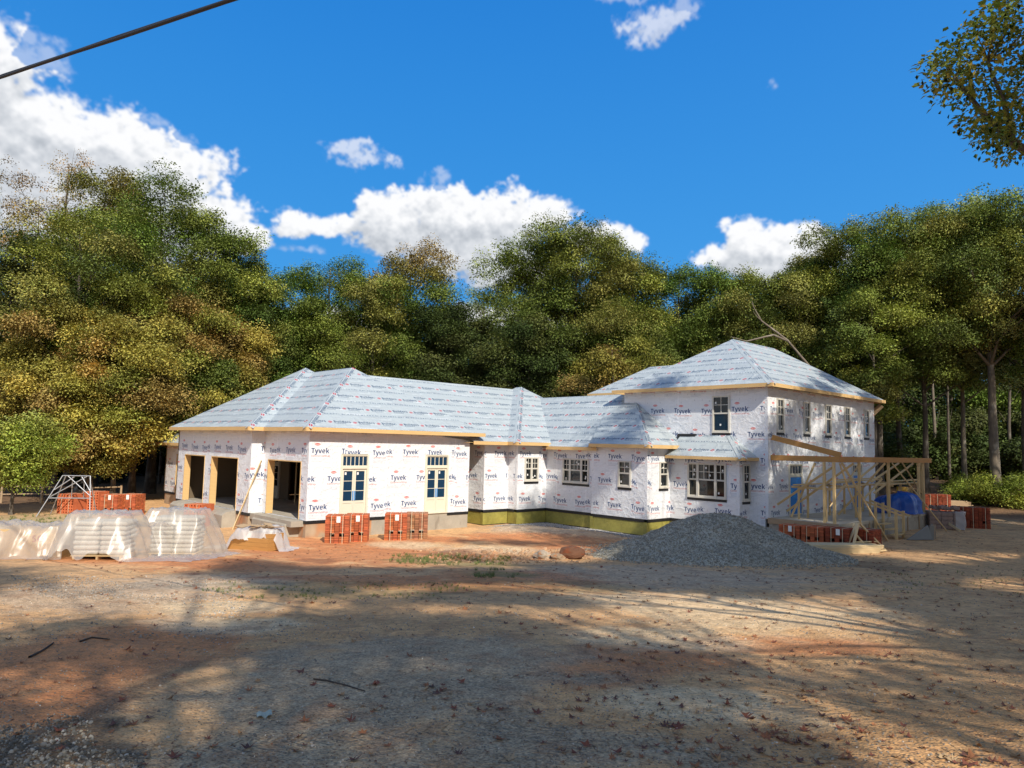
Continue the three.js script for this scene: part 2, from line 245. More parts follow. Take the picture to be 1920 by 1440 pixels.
// ---------------------------------------------------------------- shared materials
const woodTex = dataTex(512, 512, (u, v, o) => { const g = tfbm(u * 1, v * 1, 4, 3, 3), ring = 0.5 + 0.5 * Math.sin((v * 14 + g * 2.2 + 0.5 * Math.sin(u * TAU)) * TAU), f = tnoise(u, v * 1, 256, 9); const s = 0.80 + 0.14 * ring + 0.10 * (tnoise(u, v, 8, 21) - 0.5) + 0.06 * (f - 0.5); o[0] = 0.70 * s; o[1] = 0.50 * s * (0.97 + 0.03 * ring); o[2] = 0.25 * s * (0.92 + 0.08 * ring); });
const wood = (tint = [1, 1, 1]) => std({ map: repeated(woodTex, 0.6, 5), color: rgb(...tint), roughness: 0.75 });
const M = {
  fascia: wood([1.05, 0.98, 0.85]), stud: wood([1.0, 1.0, 0.95]), beam: wood([0.72, 0.52, 0.30]), pale: wood([1.08, 1.18, 1.35]), old: wood([0.62, 0.62, 0.75]), ply: wood([0.95, 0.92, 0.9]),
  cream: std({ color: rgb(0.70, 0.655, 0.52), roughness: 0.5 }), frame: std({ color: rgb(0.60, 0.57, 0.49), roughness: 0.5 }), black: std({ color: rgb(0.012, 0.012, 0.013), roughness: 0.55 }),
  glass: new THREE.MeshPhysicalMaterial({ color: rgb(0.08, 0.10, 0.10), roughness: 0.03, transmission: 0.85, thickness: 0, ior: 1.5 }),
  film: std({ color: rgb(0.008, 0.035, 0.075), roughness: 0.16 }), bluefilm: std({ color: rgb(0.006, 0.21, 0.60), roughness: 0.25 }), tape: std({ color: rgb(0.10, 0.30, 0.62), roughness: 0.6 }),
  paper: std({ color: rgb(0.78, 0.78, 0.74), roughness: 0.9 }), steel: std({ color: rgb(0.42, 0.43, 0.44), roughness: 0.45, metalness: 0.7 }), dark: std({ color: rgb(0.03, 0.03, 0.032), roughness: 0.6 }),
  inside: std({ color: rgb(0.16, 0.12, 0.075), roughness: 0.95 }),  // darker than bare sheathing: shade of the unlit rooms put into the colour
};
const concTex = dataTex(512, 512, (u, v, o) => { const n = tfbm(u, v, 5, 5, 31), s = tnoise(u, v, 128, 7), st = sstep(0.55, 0.75, tfbm(u, v * 0.3, 9, 3, 77)); const k = 0.72 + 0.4 * n + 0.12 * (s - 0.5); o[0] = lerp(0.40, 0.30, st) * k; o[1] = lerp(0.36, 0.265, st) * k; o[2] = lerp(0.29, 0.21, st) * k; });
M.concrete = std({ map: repeated(concTex, 0.45, 0.45), roughness: 0.95 });
M.slab = std({ map: repeated(concTex, 0.3, 0.3), color: rgb(1.35, 1.35, 1.3), roughness: 0.95 });
const clayTex = dataTex(512, 512, (u, v, o) => { const n = tfbm(u, v, 6, 5, 61), st = sstep(0.45, 0.7, tfbm(u, v, 3, 3, 12)); const k = 0.7 + 0.5 * n; o[0] = lerp(0.40, 0.47, st) * k; o[1] = lerp(0.30, 0.22, st) * k; o[2] = lerp(0.20, 0.10, st) * k; });
M.muddy = std({ map: repeated(clayTex, 0.4, 0.4), roughness: 0.95 });
// waterproof coat on the crawl-space wall: olive yellow with trowel streaks and dabs
const coatTex = dataTex(512, 512, (u, v, o) => { const n = tfbm(u, v, 4, 5, 5), st = tnoise(u * 1, v * 1, 32, 8) * 0.5 + tnoise(u, v, 16, 4) * 0.5, k = 0.62 + 0.5 * n + 0.25 * (st - 0.5), d = tnoise(u, v, 40, 91) > 0.93 ? 1 : 0; o[0] = lerp(0.32 * k, 0.5, d * 0.5); o[1] = lerp(0.29 * k, 0.45, d * 0.5); o[2] = lerp(0.065 * k, 0.2, d * 0.5); });
M.coat = std({ map: repeated(coatTex, 0.5, 0.5), roughness: 0.6 });

// printed house wrap: 6 m x 2.34 m, two staggered rows of print, faint ruled grid, staples
function wrapTexture() {
  const W = 2048, Hh = 800, c = document.createElement('canvas'); c.width = W; c.height = Hh; const x = c.getContext('2d'), S = W / 6; const r = rng(5);
  x.fillStyle = '#dfe1e3'; x.fillRect(0, 0, W, Hh);
  for (let k = 0; k < 90; k++) { x.fillStyle = r() < 0.5 ? 'rgba(255,255,255,0.10)' : 'rgba(150,148,140,0.07)'; x.fillRect(r() * W, r() * Hh, 30 + r() * 300, 2 + r() * 30); }
  x.strokeStyle = 'rgba(120,130,150,0.16)'; x.lineWidth = 1.2;
  for (let k = 0; k < 30; k++) { x.beginPath(); x.moveTo(k * 0.2 * S, 0); x.lineTo(k * 0.2 * S, Hh); x.stroke(); }
  for (let k = 0; k < 12; k++) { x.beginPath(); x.moveTo(0, k * Hh / 12); x.lineTo(W, k * Hh / 12); x.stroke(); }
  const logo = (cx, cy) => {
    x.fillStyle = '#c8423c'; x.beginPath(); x.ellipse(cx - 0.14 * S, cy - 0.265 * S, 0.135 * S, 0.05 * S, 0, 0, TAU); x.fill();
    x.fillStyle = '#f3e6e2'; x.font = 'bold ' + Math.round(0.062 * S) + 'px sans-serif'; x.textAlign = 'center'; x.textBaseline = 'middle'; x.fillText('DUPONT', cx - 0.14 * S, cy - 0.262 * S);
    x.fillStyle = '#24416f'; x.font = 'bold ' + Math.round(0.30 * S) + 'px sans-serif'; x.fillText('Tyvek', cx, cy);
    x.font = Math.round(0.05 * S) + 'px sans-serif'; x.fillText('®', cx + 0.46 * S, cy - 0.05 * S);
    x.fillStyle = '#b8473f'; x.font = Math.round(0.115 * S) + 'px sans-serif'; x.fillText('CommercialWrap.', cx + 0.04 * S, cy + 0.215 * S);
    x.fillStyle = 'rgba(110,120,140,0.42)'; for (let k = 0; k < 3; k++) x.fillRect(cx - 0.4 * S, cy + (0.33 + k * 0.055) * S, (0.7 - k * 0.16 + 0.1 * r()) * S, 0.014 * S);
  };
  const sheet = (x0, x1, dx, dy) => { x.save(); x.beginPath(); x.rect(x0 * S, 0, (x1 - x0) * S, Hh); x.clip(); for (let row = -1; row < 3; row++) for (let k = -1; k < 5; k++) logo((0.75 + k * 1.42 + (row & 1) * 0.62 + dx) * S, Hh * (0.27 + row * 0.5) + dy * S); x.restore(); x.fillStyle = 'rgba(90,95,110,0.28)'; x.fillRect(x0 * S, 0, 2, Hh); x.fillStyle = 'rgba(255,255,255,0.35)'; x.fillRect(x0 * S + 2, 0, 0.075 * S, Hh); };
  sheet(0, 3.95, -0.02, 0); sheet(3.95, 6, 0.1, 0.06);
  x.fillStyle = 'rgba(150,120,90,0.10)'; for (let k = 0; k < 40; k++) x.fillRect(r() * W, r() * Hh, 2 + r() * 5, 20 + r() * 160);
  x.strokeStyle = '#3a3f47'; x.lineWidth = 2.2;
  for (let j = 0; j < 6; j++) for (let k = 0; k < 15; k++) { const px = (k * 0.4 + 0.13 + r() * 0.05) * S, py = (j + 0.3 + r() * 0.3) * Hh / 6, a = r() < 0.15 ? (r() - 0.5) * 26 : (r() - 0.5) * 4; if (r() < 0.22) continue; x.beginPath(); x.moveTo(px, py); x.lineTo(px + a, py + 0.085 * S); x.stroke(); }
  const t = new THREE.CanvasTexture(c); t.colorSpace = THREE.SRGBColorSpace; t.wrapS = t.wrapT = THREE.RepeatWrapping; t.repeat.set(1 / 6, 1 / 2.34); t.anisotropy = 8; return t;
}
const wrinkle = dataTex(1024, 1024, (u, v, o) => { const w = tfbm(u, v, 3, 3, 40), ridge = 1 - Math.abs(2 * tfbm(u + w * 0.12, v * 1 + w * 0.06, 6, 4, 2) - 1), slack = tfbm(u, v, 3, 2, 66); o[0] = o[1] = o[2] = clamp(0.35 * slack + 0.5 * ridge ** 3 + 0.15 * tnoise(u, v, 96, 3)); }, false);
M.wrap = std({ map: wrapTexture(), roughness: 0.62, bumpMap: repeated(wrinkle, 1 / 2.4, 1 / 2.4), bumpScale: 0.034 });
// printed roof underlay: 4.8 m x 1.15 m course with a row of marks and a dashed lap line
function underlayTexture() {
  const W = 2048, Hh = 490, c = document.createElement('canvas'); c.width = W; c.height = Hh; const x = c.getContext('2d'), S = W / 4.8, r = rng(8);
  x.fillStyle = '#a9b2b4'; x.fillRect(0, 0, W, Hh); for (let k = 0; k < 60; k++) { x.fillStyle = r() < 0.5 ? 'rgba(255,255,255,0.10)' : 'rgba(90,95,100,0.07)'; x.fillRect(r() * W, r() * Hh, 60 + r() * 500, 4 + r() * 60); }
  for (let k = 0; k < 4; k++) {
    const cx = (0.25 + k * 1.2) * S, cy = Hh * 0.5;
    x.fillStyle = '#b02a34'; x.beginPath(); x.ellipse(cx, cy, 0.10 * S, 0.075 * S, 0, 0, TAU); x.fill(); x.strokeStyle = '#a9b2b4'; x.lineWidth = 0.035 * S; x.beginPath(); x.moveTo(cx - 0.16 * S, cy - 0.05 * S); x.lineTo(cx + 0.16 * S, cy + 0.06 * S); x.stroke();
    x.fillStyle = '#1b3856'; x.textBaseline = 'middle'; x.textAlign = 'left'; x.font = 'bold ' + Math.round(0.21 * S) + 'px sans-serif'; x.fillText('Builders', cx + 0.17 * S, cy - 0.035 * S); x.font = 'bold ' + Math.round(0.10 * S) + 'px sans-serif'; x.fillText('FirstSource', cx + 0.17 * S, cy + 0.105 * S);
  }
  x.fillStyle = '#4f6072'; for (let k = 0; k < 34; k++) { const w = 0.03 + r() * 0.08; x.fillRect((k * 0.142 + r() * 0.03) * S, Hh * 0.90, w * S, 0.05 * S); }
  x.fillStyle = 'rgba(90,105,120,0.75)'; x.fillRect(0, Hh * 0.985, W, Hh * 0.012);
  x.fillStyle = 'rgba(120,135,150,0.35)'; x.fillRect(0, Hh * 0.2, W, 1.5); 
  const t = new THREE.CanvasTexture(c); t.colorSpace = THREE.SRGBColorSpace; t.wrapS = t.wrapT = THREE.RepeatWrapping; t.repeat.set(1 / 4.8, 1 / 1.15); return t;
}
M.underlay = std({ map: underlayTexture(), roughness: 0.5, bumpMap: repeated(wrinkle, 1 / 3.1, 1 / 3.1), bumpScale: 0.04 });
// ---------------------------------------------------------------- the house (plan u, v in metres; group at the middle of its plan)
const U0 = 28, VC = 27;
const house = thing('house_under_construction', 'long one and two storey house under construction wrapped in white printed sheeting', 'house', uvw(U0, 0, VC), Math.PI / 2 - YAW);
const hp = (u, y, v) => V3(u - U0, y, VC - v);
const T = 0.15;
function panelShape(s0, s1, y0, y1, holes) {
  const s = new THREE.Shape([[s0, y0], [s1, y0], [s1, y1], [s0, y1]].map((p) => new THREE.Vector2(...p)));
  for (const [a, b, c, d] of holes || []) s.holes.push(new THREE.Path([[a, c], [a, d], [b, d], [b, c]].map((p) => new THREE.Vector2(...p))));
  return s;
}
function wallU(name, mat, v, ua, ub, y0, y1, holes, t = T, parent = house, shift = 0) {        // faces -v
  const g = new THREE.ExtrudeGeometry(panelShape(ua, ub, y0, y1, holes), { depth: t, bevelEnabled: false });
  g.translate(-U0, 0, VC - v - t); if (shift) { const q = g.attributes.uv; for (let i = 0; i < q.count; i++) q.setX(i, q.getX(i) + shift); }
  return part(name, g, mat, parent);
}
function wallV(name, mat, u, va, vb, y0, y1, holes, t = T, parent = house, shift = 0) {        // faces -u; holes given in v
  const g = new THREE.ExtrudeGeometry(panelShape(-vb, -va, y0, y1, (holes || []).map(([a, b, c, d]) => [-b, -a, c, d])), { depth: t, bevelEnabled: false });
  if (shift) { const q = g.attributes.uv; for (let i = 0; i < q.count; i++) q.setX(i, q.getX(i) + shift); }
  g.rotateY(-Math.PI / 2); g.translate(u + t - U0, 0, VC); return part(name, g, mat, parent);
}
const stickers = rng(77);
const boxAt = (x0, x1, y0, y1, z0, z1) => box(x1 - x0, y1 - y0, z1 - z0, (x0 + x1) / 2, (y0 + y1) / 2, (z0 + z1) / 2);
// a sash window whose outside faces +z; x from 0, y from 0; units: [[width, columns], ...]
function makeWindow(units, h, opts = {}) {
  const w = new THREE.Group(); w.name = 'window'; let x = 0; const f = 0.06, total = units.reduce((s, q) => s + q[0], 0), fr = [];
  fr.push(boxAt(-0.03, total + 0.03, -0.05, 0.02, -0.07, 0.075), boxAt(-0.03, total + 0.03, h - 0.05, h + 0.02, -0.07, 0.05), boxAt(-0.03, f, 0.02, h - 0.05, -0.07, 0.05), boxAt(total - f, total + 0.03, 0.02, h - 0.05, -0.07, 0.05));
  units.forEach(([uw, cols], k) => {
    const a = x + f, b = x + uw - f, mid = h * 0.52;
    if (k) fr.push(boxAt(x - f, x + f, 0.02, h - 0.05, -0.065, 0.045));
    part('meeting_rail', boxAt(a, b, mid - 0.035, mid + 0.035, -0.03, 0.03), M.frame, w);
    fr.push(boxAt(a, b, 0.02, 0.075, -0.03, 0.012));
    part('pane', boxAt(a, b, 0.075, mid - 0.035, -0.022, -0.016), opts.glass || M.glass, w);
    const y0 = mid + 0.035, y1 = h - 0.05, cw = (b - a) / cols, ch = (y1 - y0) / 2;
    for (let i = 0; i < cols; i++) for (let j = 0; j < 2; j++) part('pane', boxAt(a + i * cw + 0.003, a + (i + 1) * cw - 0.003, y0 + j * ch + 0.003, y0 + (j + 1) * ch - 0.003, 0.0, 0.006), opts.glass || M.glass, w);
    for (let i = 1; i < cols; i++) part('muntin', boxAt(a + i * cw - 0.014, a + i * cw + 0.014, y0, y1, -0.004, 0.022), M.frame, w);
    part('muntin', boxAt(a, b, y0 + ch - 0.014, y0 + ch + 0.014, -0.006, 0.0225), M.frame, w);
    for (let q = 0; q < 2; q++) { const sx = a + 0.03 + stickers() * (b - a - 0.16), sy = stickers() < 0.5 ? 0.1 + stickers() * 0.2 : y0 + 0.05 + stickers() * (y1 - y0 - 0.2); part('sticker', boxAt(sx, sx + 0.08, sy, sy + 0.09, sy > mid ? 0.0075 : -0.0145, sy > mid ? 0.0085 : -0.0135), M.paper, w); }
    x += uw;
  });
  part('frame', merge(fr), M.frame, w);
  if (opts.sill !== false) part('sill_flashing', boxAt(-0.05, total + 0.05, -0.17, -0.05, -0.05, 0.02), M.black, w);
  return w;
}
function putU(w, u, y, v) { w.position.copy(hp(u, y, v)); house.add(w); }                      // left edge u on a wall that faces -v
function putV(w, u, y, v) { w.position.copy(hp(u, y, v)); w.rotation.y = -Math.PI / 2; house.add(w); }   // left edge (largest v) on a wall that faces -u
const doorHole = (a, w) => [a, a + w, 0.0, 2.74];
function frenchDoor(w, h, doorH, pane, lites, taped) {
  const d = new THREE.Group(); d.name = 'door'; const f = 0.05, fr = [];
  fr.push(boxAt(-0.04, f, 0, h, -0.1, 0.045), boxAt(w - f, w + 0.04, 0, h, -0.1, 0.045), boxAt(f, w - f, h - f, h, -0.1, 0.045), boxAt(f, w - f, doorH, doorH + 0.1, -0.1, 0.04), boxAt(f, w - f, 0, 0.04, -0.1, 0.05));
  const lw = (w - 2 * f - (lites - 1) * 0.03) / lites;
  for (let i = 0; i < lites; i++) { const a = f + i * (lw + 0.03); part('transom_pane', boxAt(a, a + lw, doorH + 0.14, h - f - 0.04, -0.03, -0.02), M.film, d); if (i) fr.push(boxAt(a - 0.03, a, doorH + 0.1, h - f, -0.06, 0.0)); }
  fr.push(boxAt(f, w - f, doorH + 0.1, doorH + 0.14, -0.06, 0.01), boxAt(f, w - f, h - f - 0.04, h - f, -0.06, 0.01));
  part('frame', merge(fr), M.cream, d);
  for (let k = 0; k < 2; k++) {
    const a = f + k * (w / 2 - f) + 0.004, b = a + w / 2 - f - 0.008, st = 0.085, pb = doorH * 0.33, leaf = [];
    leaf.push(boxAt(a, a + st, 0.045, doorH - 0.004, -0.06, -0.012), boxAt(b - st, b, 0.045, doorH - 0.004, -0.06, -0.012), boxAt(a + st, b - st, 0.045, 0.16, -0.06, -0.012), boxAt(a + st, b - st, pb - 0.05, pb + 0.05, -0.06, -0.012), boxAt(a + st, b - st, doorH - 0.1, doorH - 0.004, -0.06, -0.012), boxAt(a + st, b - st, 0.16, pb - 0.05, -0.055, -0.03));
    const y0 = pb + 0.05, y1 = doorH - 0.1, ch = (y1 - y0) / 3;
    for (let j = 0; j < 3; j++) { part('pane', boxAt(a + st, b - st, y0 + j * ch + 0.003, y0 + (j + 1) * ch - 0.003, -0.04, -0.032), pane, d); if (j) leaf.push(boxAt(a + st, b - st, y0 + j * ch - 0.012, y0 + j * ch + 0.012, -0.05, -0.02)); }
    part('door_leaf', merge(leaf), M.cream, d);
    part('sticker', boxAt(a + st + 0.05, a + st + 0.14, y1 - 0.16, y1 - 0.05, -0.0315, -0.0305), M.paper, d);
    if (taped) part('handle_tape', boxAt(k ? a + 0.02 : b - 0.065, k ? a + 0.065 : b - 0.02, doorH * 0.36, doorH * 0.55, -0.012, 0.018), M.tape, d);
  }
  return d;
}

// ---- garage block
const GF = 27.4, G0 = 14.25, G1 = 22.9;
wallU('wall', M.wrap, GF, G0, G1, 0, 3.7, [[15.78, 17.1, 0, 2.76], [20.24, 21.56, 0, 2.76]]);
{ const d1 = frenchDoor(1.3, 2.74, 2.12, M.film, 6, true); putU(d1, 15.79, 0.0, GF); const d2 = frenchDoor(1.3, 2.74, 2.12, M.film, 5, true); putU(d2, 20.25, 0.0, GF); }
wallV('wall', M.wrap, G0, GF + T, 31.6, 0, 3.7, [[28.0, 31.2, 0, 2.42]], T, house, 0.4);
wallU('wall', M.wrap, 31.6, 13.62, G0 + T, 0, 3.7, null, T, house, 0.3);
wallV('wall', M.wrap, 13.62, 31.6 + T, 41.0, 0, 3.7, [[32.98, 36.25, 0, 2.42], [37.1, 40.0, 0, 2.42]], T, house, 0.9);
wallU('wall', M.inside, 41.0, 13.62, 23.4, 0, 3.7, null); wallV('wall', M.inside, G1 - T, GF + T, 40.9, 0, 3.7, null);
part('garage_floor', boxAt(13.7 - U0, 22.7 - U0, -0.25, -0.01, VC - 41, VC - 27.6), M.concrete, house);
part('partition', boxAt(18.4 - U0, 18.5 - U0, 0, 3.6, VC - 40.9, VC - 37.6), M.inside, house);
{ const gd = frenchDoor(1.5, 2.3, 1.9, M.glass, 3, false); gd.position.copy(hp(18.35, 0, 40.2)); gd.rotation.y = -Math.PI / 2; house.add(gd); }
for (let k = 0; k < 16; k++) part('stud', boxAt(22.55 - U0, 22.64 - U0, 0, 3.5, VC - (28 + k * 0.61) - 0.04, VC - (28 + k * 0.61)), M.stud, house);
for (let k = 0; k < 5; k++) part('stud', boxAt(17.6 + k * 0.61 - U0, 17.64 + k * 0.61 - U0, 0, 3.5, VC - 35.2, VC - 35.11), M.stud, house);
// timber jambs and heads of the three openings
for (const [u, a, b] of [[G0, 28.0, 31.2], [13.62, 32.98, 36.25], [13.62, 37.1, 40.0]]) {
  part('jamb', boxAt(u - 0.02 - U0, u + 0.30 - U0, 0, 2.42, VC - a - 0.045, VC - a), M.fascia, house); part('jamb', boxAt(u - 0.02 - U0, u + 0.30 - U0, 0, 2.42, VC - b, VC - b + 0.045), M.fascia, house);
  part('head', boxAt(u - 0.02 - U0, u + 0.30 - U0, 2.375, 2.42, VC - b + 0.045, VC - a - 0.045), M.fascia, house);
  const s = new THREE.Shape([[0, 0], [0.3, 0], [0.3, -1.4], [-0.62, -1.4], [-0.62, -0.2], [-0.45, -0.06]].map((q) => new THREE.Vector2(...q))), g = new THREE.ExtrudeGeometry(s, { depth: b - a, bevelEnabled: false });
  g.translate(u - U0, -0.005, VC - b); part('concrete_apron', g, M.concrete, house);
}
// foundation of the garage: black flashing strip under the wrap, then mud-stained concrete
const flash = (mk, at, a, b, y0 = -0.13, y1 = 0.0) => mk('flashing', M.black, at - 0.012, a, b, y0, y1, null, 0.02);
flash(wallU, GF, G0 - 0.012, 15.72); flash(wallU, GF, 17.16, 20.2); flash(wallU, GF, 21.6, G1 + 0.01); flash(wallV, G0, GF + 0.02, 28.0); flash(wallV, G0, 31.2, 31.6); flash(wallU, 31.6, 13.62, G0); flash(wallV, 13.62, 31.6, 32.9); flash(wallV, 13.62, 36.3, 37.05); flash(wallV, 13.62, 40.05, 41);
wallU('foundation', M.muddy, GF + 0.012, G0 + 0.01, 17.4, -1.5, -0.01, null, 0.2); wallU('foundation', M.concrete, GF + 0.012, 17.4, G1 - 0.01, -1.5, -0.01, null, 0.2);
wallV('foundation', M.muddy, G0 + 0.012, GF + 0.22, 31.6, -1.5, -0.01, null, 0.2); wallU('foundation', M.muddy, 31.61, 13.63, G0, -1.5, -0.01, null, 0.2); wallV('foundation', M.muddy, 13.632, 31.82, 41.0, -1.5, -0.01, null, 0.2);
wallV('foundation', M.concrete, G1 - 0.22, GF + 0.22, 29.4, -1.5, -0.01, null, 0.2);
wallV('wall', M.wrap, G1 - 0.16, GF + T + 0.001, 29.4, 0, 3.7, null, 0.1);

// ---- low annex behind the garage
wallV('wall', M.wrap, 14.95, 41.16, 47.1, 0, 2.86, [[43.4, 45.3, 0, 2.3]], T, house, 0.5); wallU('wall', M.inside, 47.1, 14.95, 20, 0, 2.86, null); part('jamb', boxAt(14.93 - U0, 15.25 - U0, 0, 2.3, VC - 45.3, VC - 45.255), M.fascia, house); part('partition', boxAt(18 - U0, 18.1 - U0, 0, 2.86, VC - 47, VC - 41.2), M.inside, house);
wallV('foundation', M.muddy, 14.97, 41.16, 47.1, -1.5, -0.01, null, 0.2); flash(wallV, 14.95, 45.3, 47.1); flash(wallV, 14.95, 41.2, 43.4);

// ---- middle wing and the wing towards the two-storey block
const wing = (fn, at, a, b, holes, top = 3.3, shift = 0) => {
  fn('wall', M.wrap, at, a, b, 0, top, holes, T, house, shift); flash(fn, at, a, b, -0.14, 0.0);
  fn('waterproof_coat', M.coat, at + 0.012, a, b, -0.74, -0.14, null, 0.2); fn('drainage_sheet', M.black, at - 0.004, a, b, -1.5, -0.74, null, 0.2);
};
wing(wallU, 29.0, 22.8, 24.05, null, 3.3);
wing(wallV, 24.05, 27.75, 29.0, null, 3.3, 0.7);
wing(wallU, 27.58, 24.05, 25.72, null, 3.3, 0.2);
wing(wallV, 25.72, 27.05, 27.58, null, 3.3, 0.35);
wing(wallU, 26.87, 25.72, 27.85, [[26.24, 27.2, 1.46, 2.68]], 3.3, 0.5);
wing(wallV, 27.85, 23.35, 26.87, [[23.88, 25.62, 1.45, 2.66]], 3.2, 0.1);
wing(wallU, 23.35, 27.62, 27.85, null, 3.3);
wing(wallV, 27.62, 20.25, 23.35, [[21.06, 21.78, 1.45, 2.66]], 3.36, 0.8);
wing(wallU, 20.1, 27.62, 29.44, [[28.58, 29.24, 1.45, 2.66]], 3.36, 0.15);
wing(wallV, 29.44, 16.57, 20.1, [[17.1, 19.07, 1.10, 2.66]], 2.86, 0.6);
wing(wallU, 16.42, 29.44, 30.36, [[29.72, 30.3, 1.05, 2.66]], 2.86, 0.3);
putU(makeWindow([[0.48, 2], [0.48, 2]], 1.2), 26.24, 1.47, 26.87);
putV(makeWindow([[0.48, 2], [0.78, 3], [0.48, 2]], 1.2), 27.85, 1.46, 25.62);
putV(makeWindow([[0.72, 2]], 1.2), 27.62, 1.46, 21.78);
putU(makeWindow([[0.66, 2]], 1.2), 28.58, 1.46, 20.1);
putV(makeWindow([[0.52, 2], [0.93, 3], [0.52, 2]], 1.54), 29.44, 1.11, 19.07);
putU(makeWindow([[0.58, 2]], 1.6), 29.72, 1.06, 16.42);

// ---- two-storey block
const HF = 15.53, HU = 30.34, HE = 42.85;
wallU('wall', M.wrap, HF, HU, HE, 0.3, 6.22, [...[31.19, 33.92, 36.36, 38.74, 41.36].map((u) => [u, u + 0.64, 4.2, 5.72]), [32.33, 33.62, 0.36, 2.72], [39.6, 40.9, 0.36, 2.72]], T, house, 0.35);
wallV('wall', M.wrap, HU, HF + T, 23.6, -0.1, 6.22, [[17.42, 18.3, 4.14, 5.85]], T, house, 0.25);
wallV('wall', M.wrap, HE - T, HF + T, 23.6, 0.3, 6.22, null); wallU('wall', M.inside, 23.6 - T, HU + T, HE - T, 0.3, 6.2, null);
for (const u of [31.19, 33.92, 36.36, 38.74, 41.36]) putU(makeWindow([[0.64, 2]], 1.5), u, 4.21, HF);
putV(makeWindow([[0.88, 2]], 1.69), HU, 4.15, 18.3);
for (const u of [32.33, 39.6]) putU(frenchDoor(1.29, 2.36, 1.78, M.bluefilm, 4, false), u, 0.36, HF);
{ const bs = [32.40, 39.67]; for (const u of bs) part('protective_film', boxAt(u - U0, u + 1.15 - U0, 0.40, 2.1, VC - HF + 0.002, VC - HF + 0.012), M.bluefilm, house); }
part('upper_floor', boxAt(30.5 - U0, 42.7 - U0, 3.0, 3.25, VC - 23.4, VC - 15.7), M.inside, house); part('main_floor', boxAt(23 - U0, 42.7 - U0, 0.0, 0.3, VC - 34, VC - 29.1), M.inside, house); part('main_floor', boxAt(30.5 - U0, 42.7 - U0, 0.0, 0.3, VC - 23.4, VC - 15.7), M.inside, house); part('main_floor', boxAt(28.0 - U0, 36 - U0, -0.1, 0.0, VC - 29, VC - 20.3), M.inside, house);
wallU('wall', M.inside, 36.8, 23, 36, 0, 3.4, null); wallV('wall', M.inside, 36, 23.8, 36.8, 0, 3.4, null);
wallV('foundation', M.black, HU + 0.01, HF, 16.4, -1.5, -0.1, null, 0.2);
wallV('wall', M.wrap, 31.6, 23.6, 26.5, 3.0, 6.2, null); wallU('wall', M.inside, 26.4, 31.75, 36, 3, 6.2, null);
part('gable_bracing', merge([bar(hp(42.9, 5.2, 16), hp(43.1, 6.05, 15.2), 0.3, 0.05), bar(hp(42.9, 5.0, 17), hp(43.1, 6.05, 16.2), 0.2, 0.05)]), M.old, house);

// ---- roofs
const RED = -0.03;
function planeGeo(pts, along, shift = 0) {             // a roof plane: uv in metres along the eave and up the slope
  const a = V3(...along).normalize(), p0 = pts[0], n = V3().crossVectors(pts[1].clone().sub(pts[0]), pts[pts.length - 1].clone().sub(pts[0])).normalize(), up = V3().crossVectors(n, a); if (up.y < 0) up.negate();
  const pos = [], uv = []; for (let i = 1; i < pts.length - 1; i++) for (const q of [pts[0], pts[i], pts[i + 1]]) { pos.push(q.x, q.y, q.z); const d = q.clone().sub(p0); uv.push(d.dot(a) + shift, d.dot(up) + 0.1); }
  const g = new THREE.BufferGeometry(); g.setAttribute('position', new THREE.Float32BufferAttribute(pos, 3)); g.setAttribute('uv', new THREE.Float32BufferAttribute(uv, 2)); g.computeVertexNormals();
  if (g.attributes.normal.getY(0) < 0) { const P = g.attributes.position, Q = g.attributes.uv; for (let i = 0; i < P.count; i += 3) { for (const A of [P, Q]) { const k = A.itemSize, t = A.array.slice((i + 1) * k, (i + 2) * k); A.array.copyWithin((i + 1) * k, (i + 2) * k, (i + 3) * k); A.array.set(t, (i + 2) * k); } } g.computeVertexNormals(); }
  return g;
}
function boards(parent, list) { for (const [a, b, h = 0.17] of list) { const A = hp(...a), B = hp(...b), d = B.clone().sub(A).normalize(), n = V3(-d.z, 0, d.x); A.y -= h / 2; B.y -= h / 2; part('fascia_board', bar(A, B, h, 0.04, Math.atan2(n.x, n.z) * 0 + Math.PI / 2 * 0 + (Math.abs(d.x) > 0.5 ? Math.PI / 2 : 0)), M.fascia, parent); } }
function hip(uL, uR, vF, vB, y, pitch, list, soffit = true, seed = 0) {
  const roof = new THREE.Group(); roof.name = 'roof'; house.add(roof);
  const W = uR - uL, D = vB - vF, m = Math.min(W, D) / 2, hT = y + m * pitch;
  const a = W <= D ? hp((uL + uR) / 2, hT, vF + m) : hp(uL + m, hT, (vF + vB) / 2), b = W <= D ? hp((uL + uR) / 2, hT, vB - m) : hp(uR - m, hT, (vF + vB) / 2);
  const c = [hp(uL, y, vF), hp(uR, y, vF), hp(uR, y, vB), hp(uL, y, vB)];
  const front = W <= D ? [c[0], c[1], a] : [c[0], c[1], b, a], back = W <= D ? [c[2], c[3], b] : [c[2], c[3], a, b], left = W <= D ? [c[3], c[0], a, b] : [c[3], c[0], a], right = W <= D ? [c[1], c[2], b, a] : [c[1], c[2], b];
  part('roof_plane', planeGeo(front, [1, 0, 0], seed), M.underlay, roof); part('roof_plane', planeGeo(left, [0, 0, 1], seed + 0.5), M.underlay, roof); part('roof_plane', planeGeo(right, [0, 0, -1], seed), M.underlay, roof); part('roof_plane', planeGeo(back, [-1, 0, 0], seed), M.underlay, roof);
  part('hip_cap', capStrip(c[0], a), M.underlay, roof);
  if (soffit) part('soffit', boxAt(uL + 0.03 - U0, uR - 0.03 - U0, y - 0.075, y - 0.05, VC - vB + 0.03, VC - vF - 0.03), M.ply, roof);
  boards(roof, list); return roof;
}
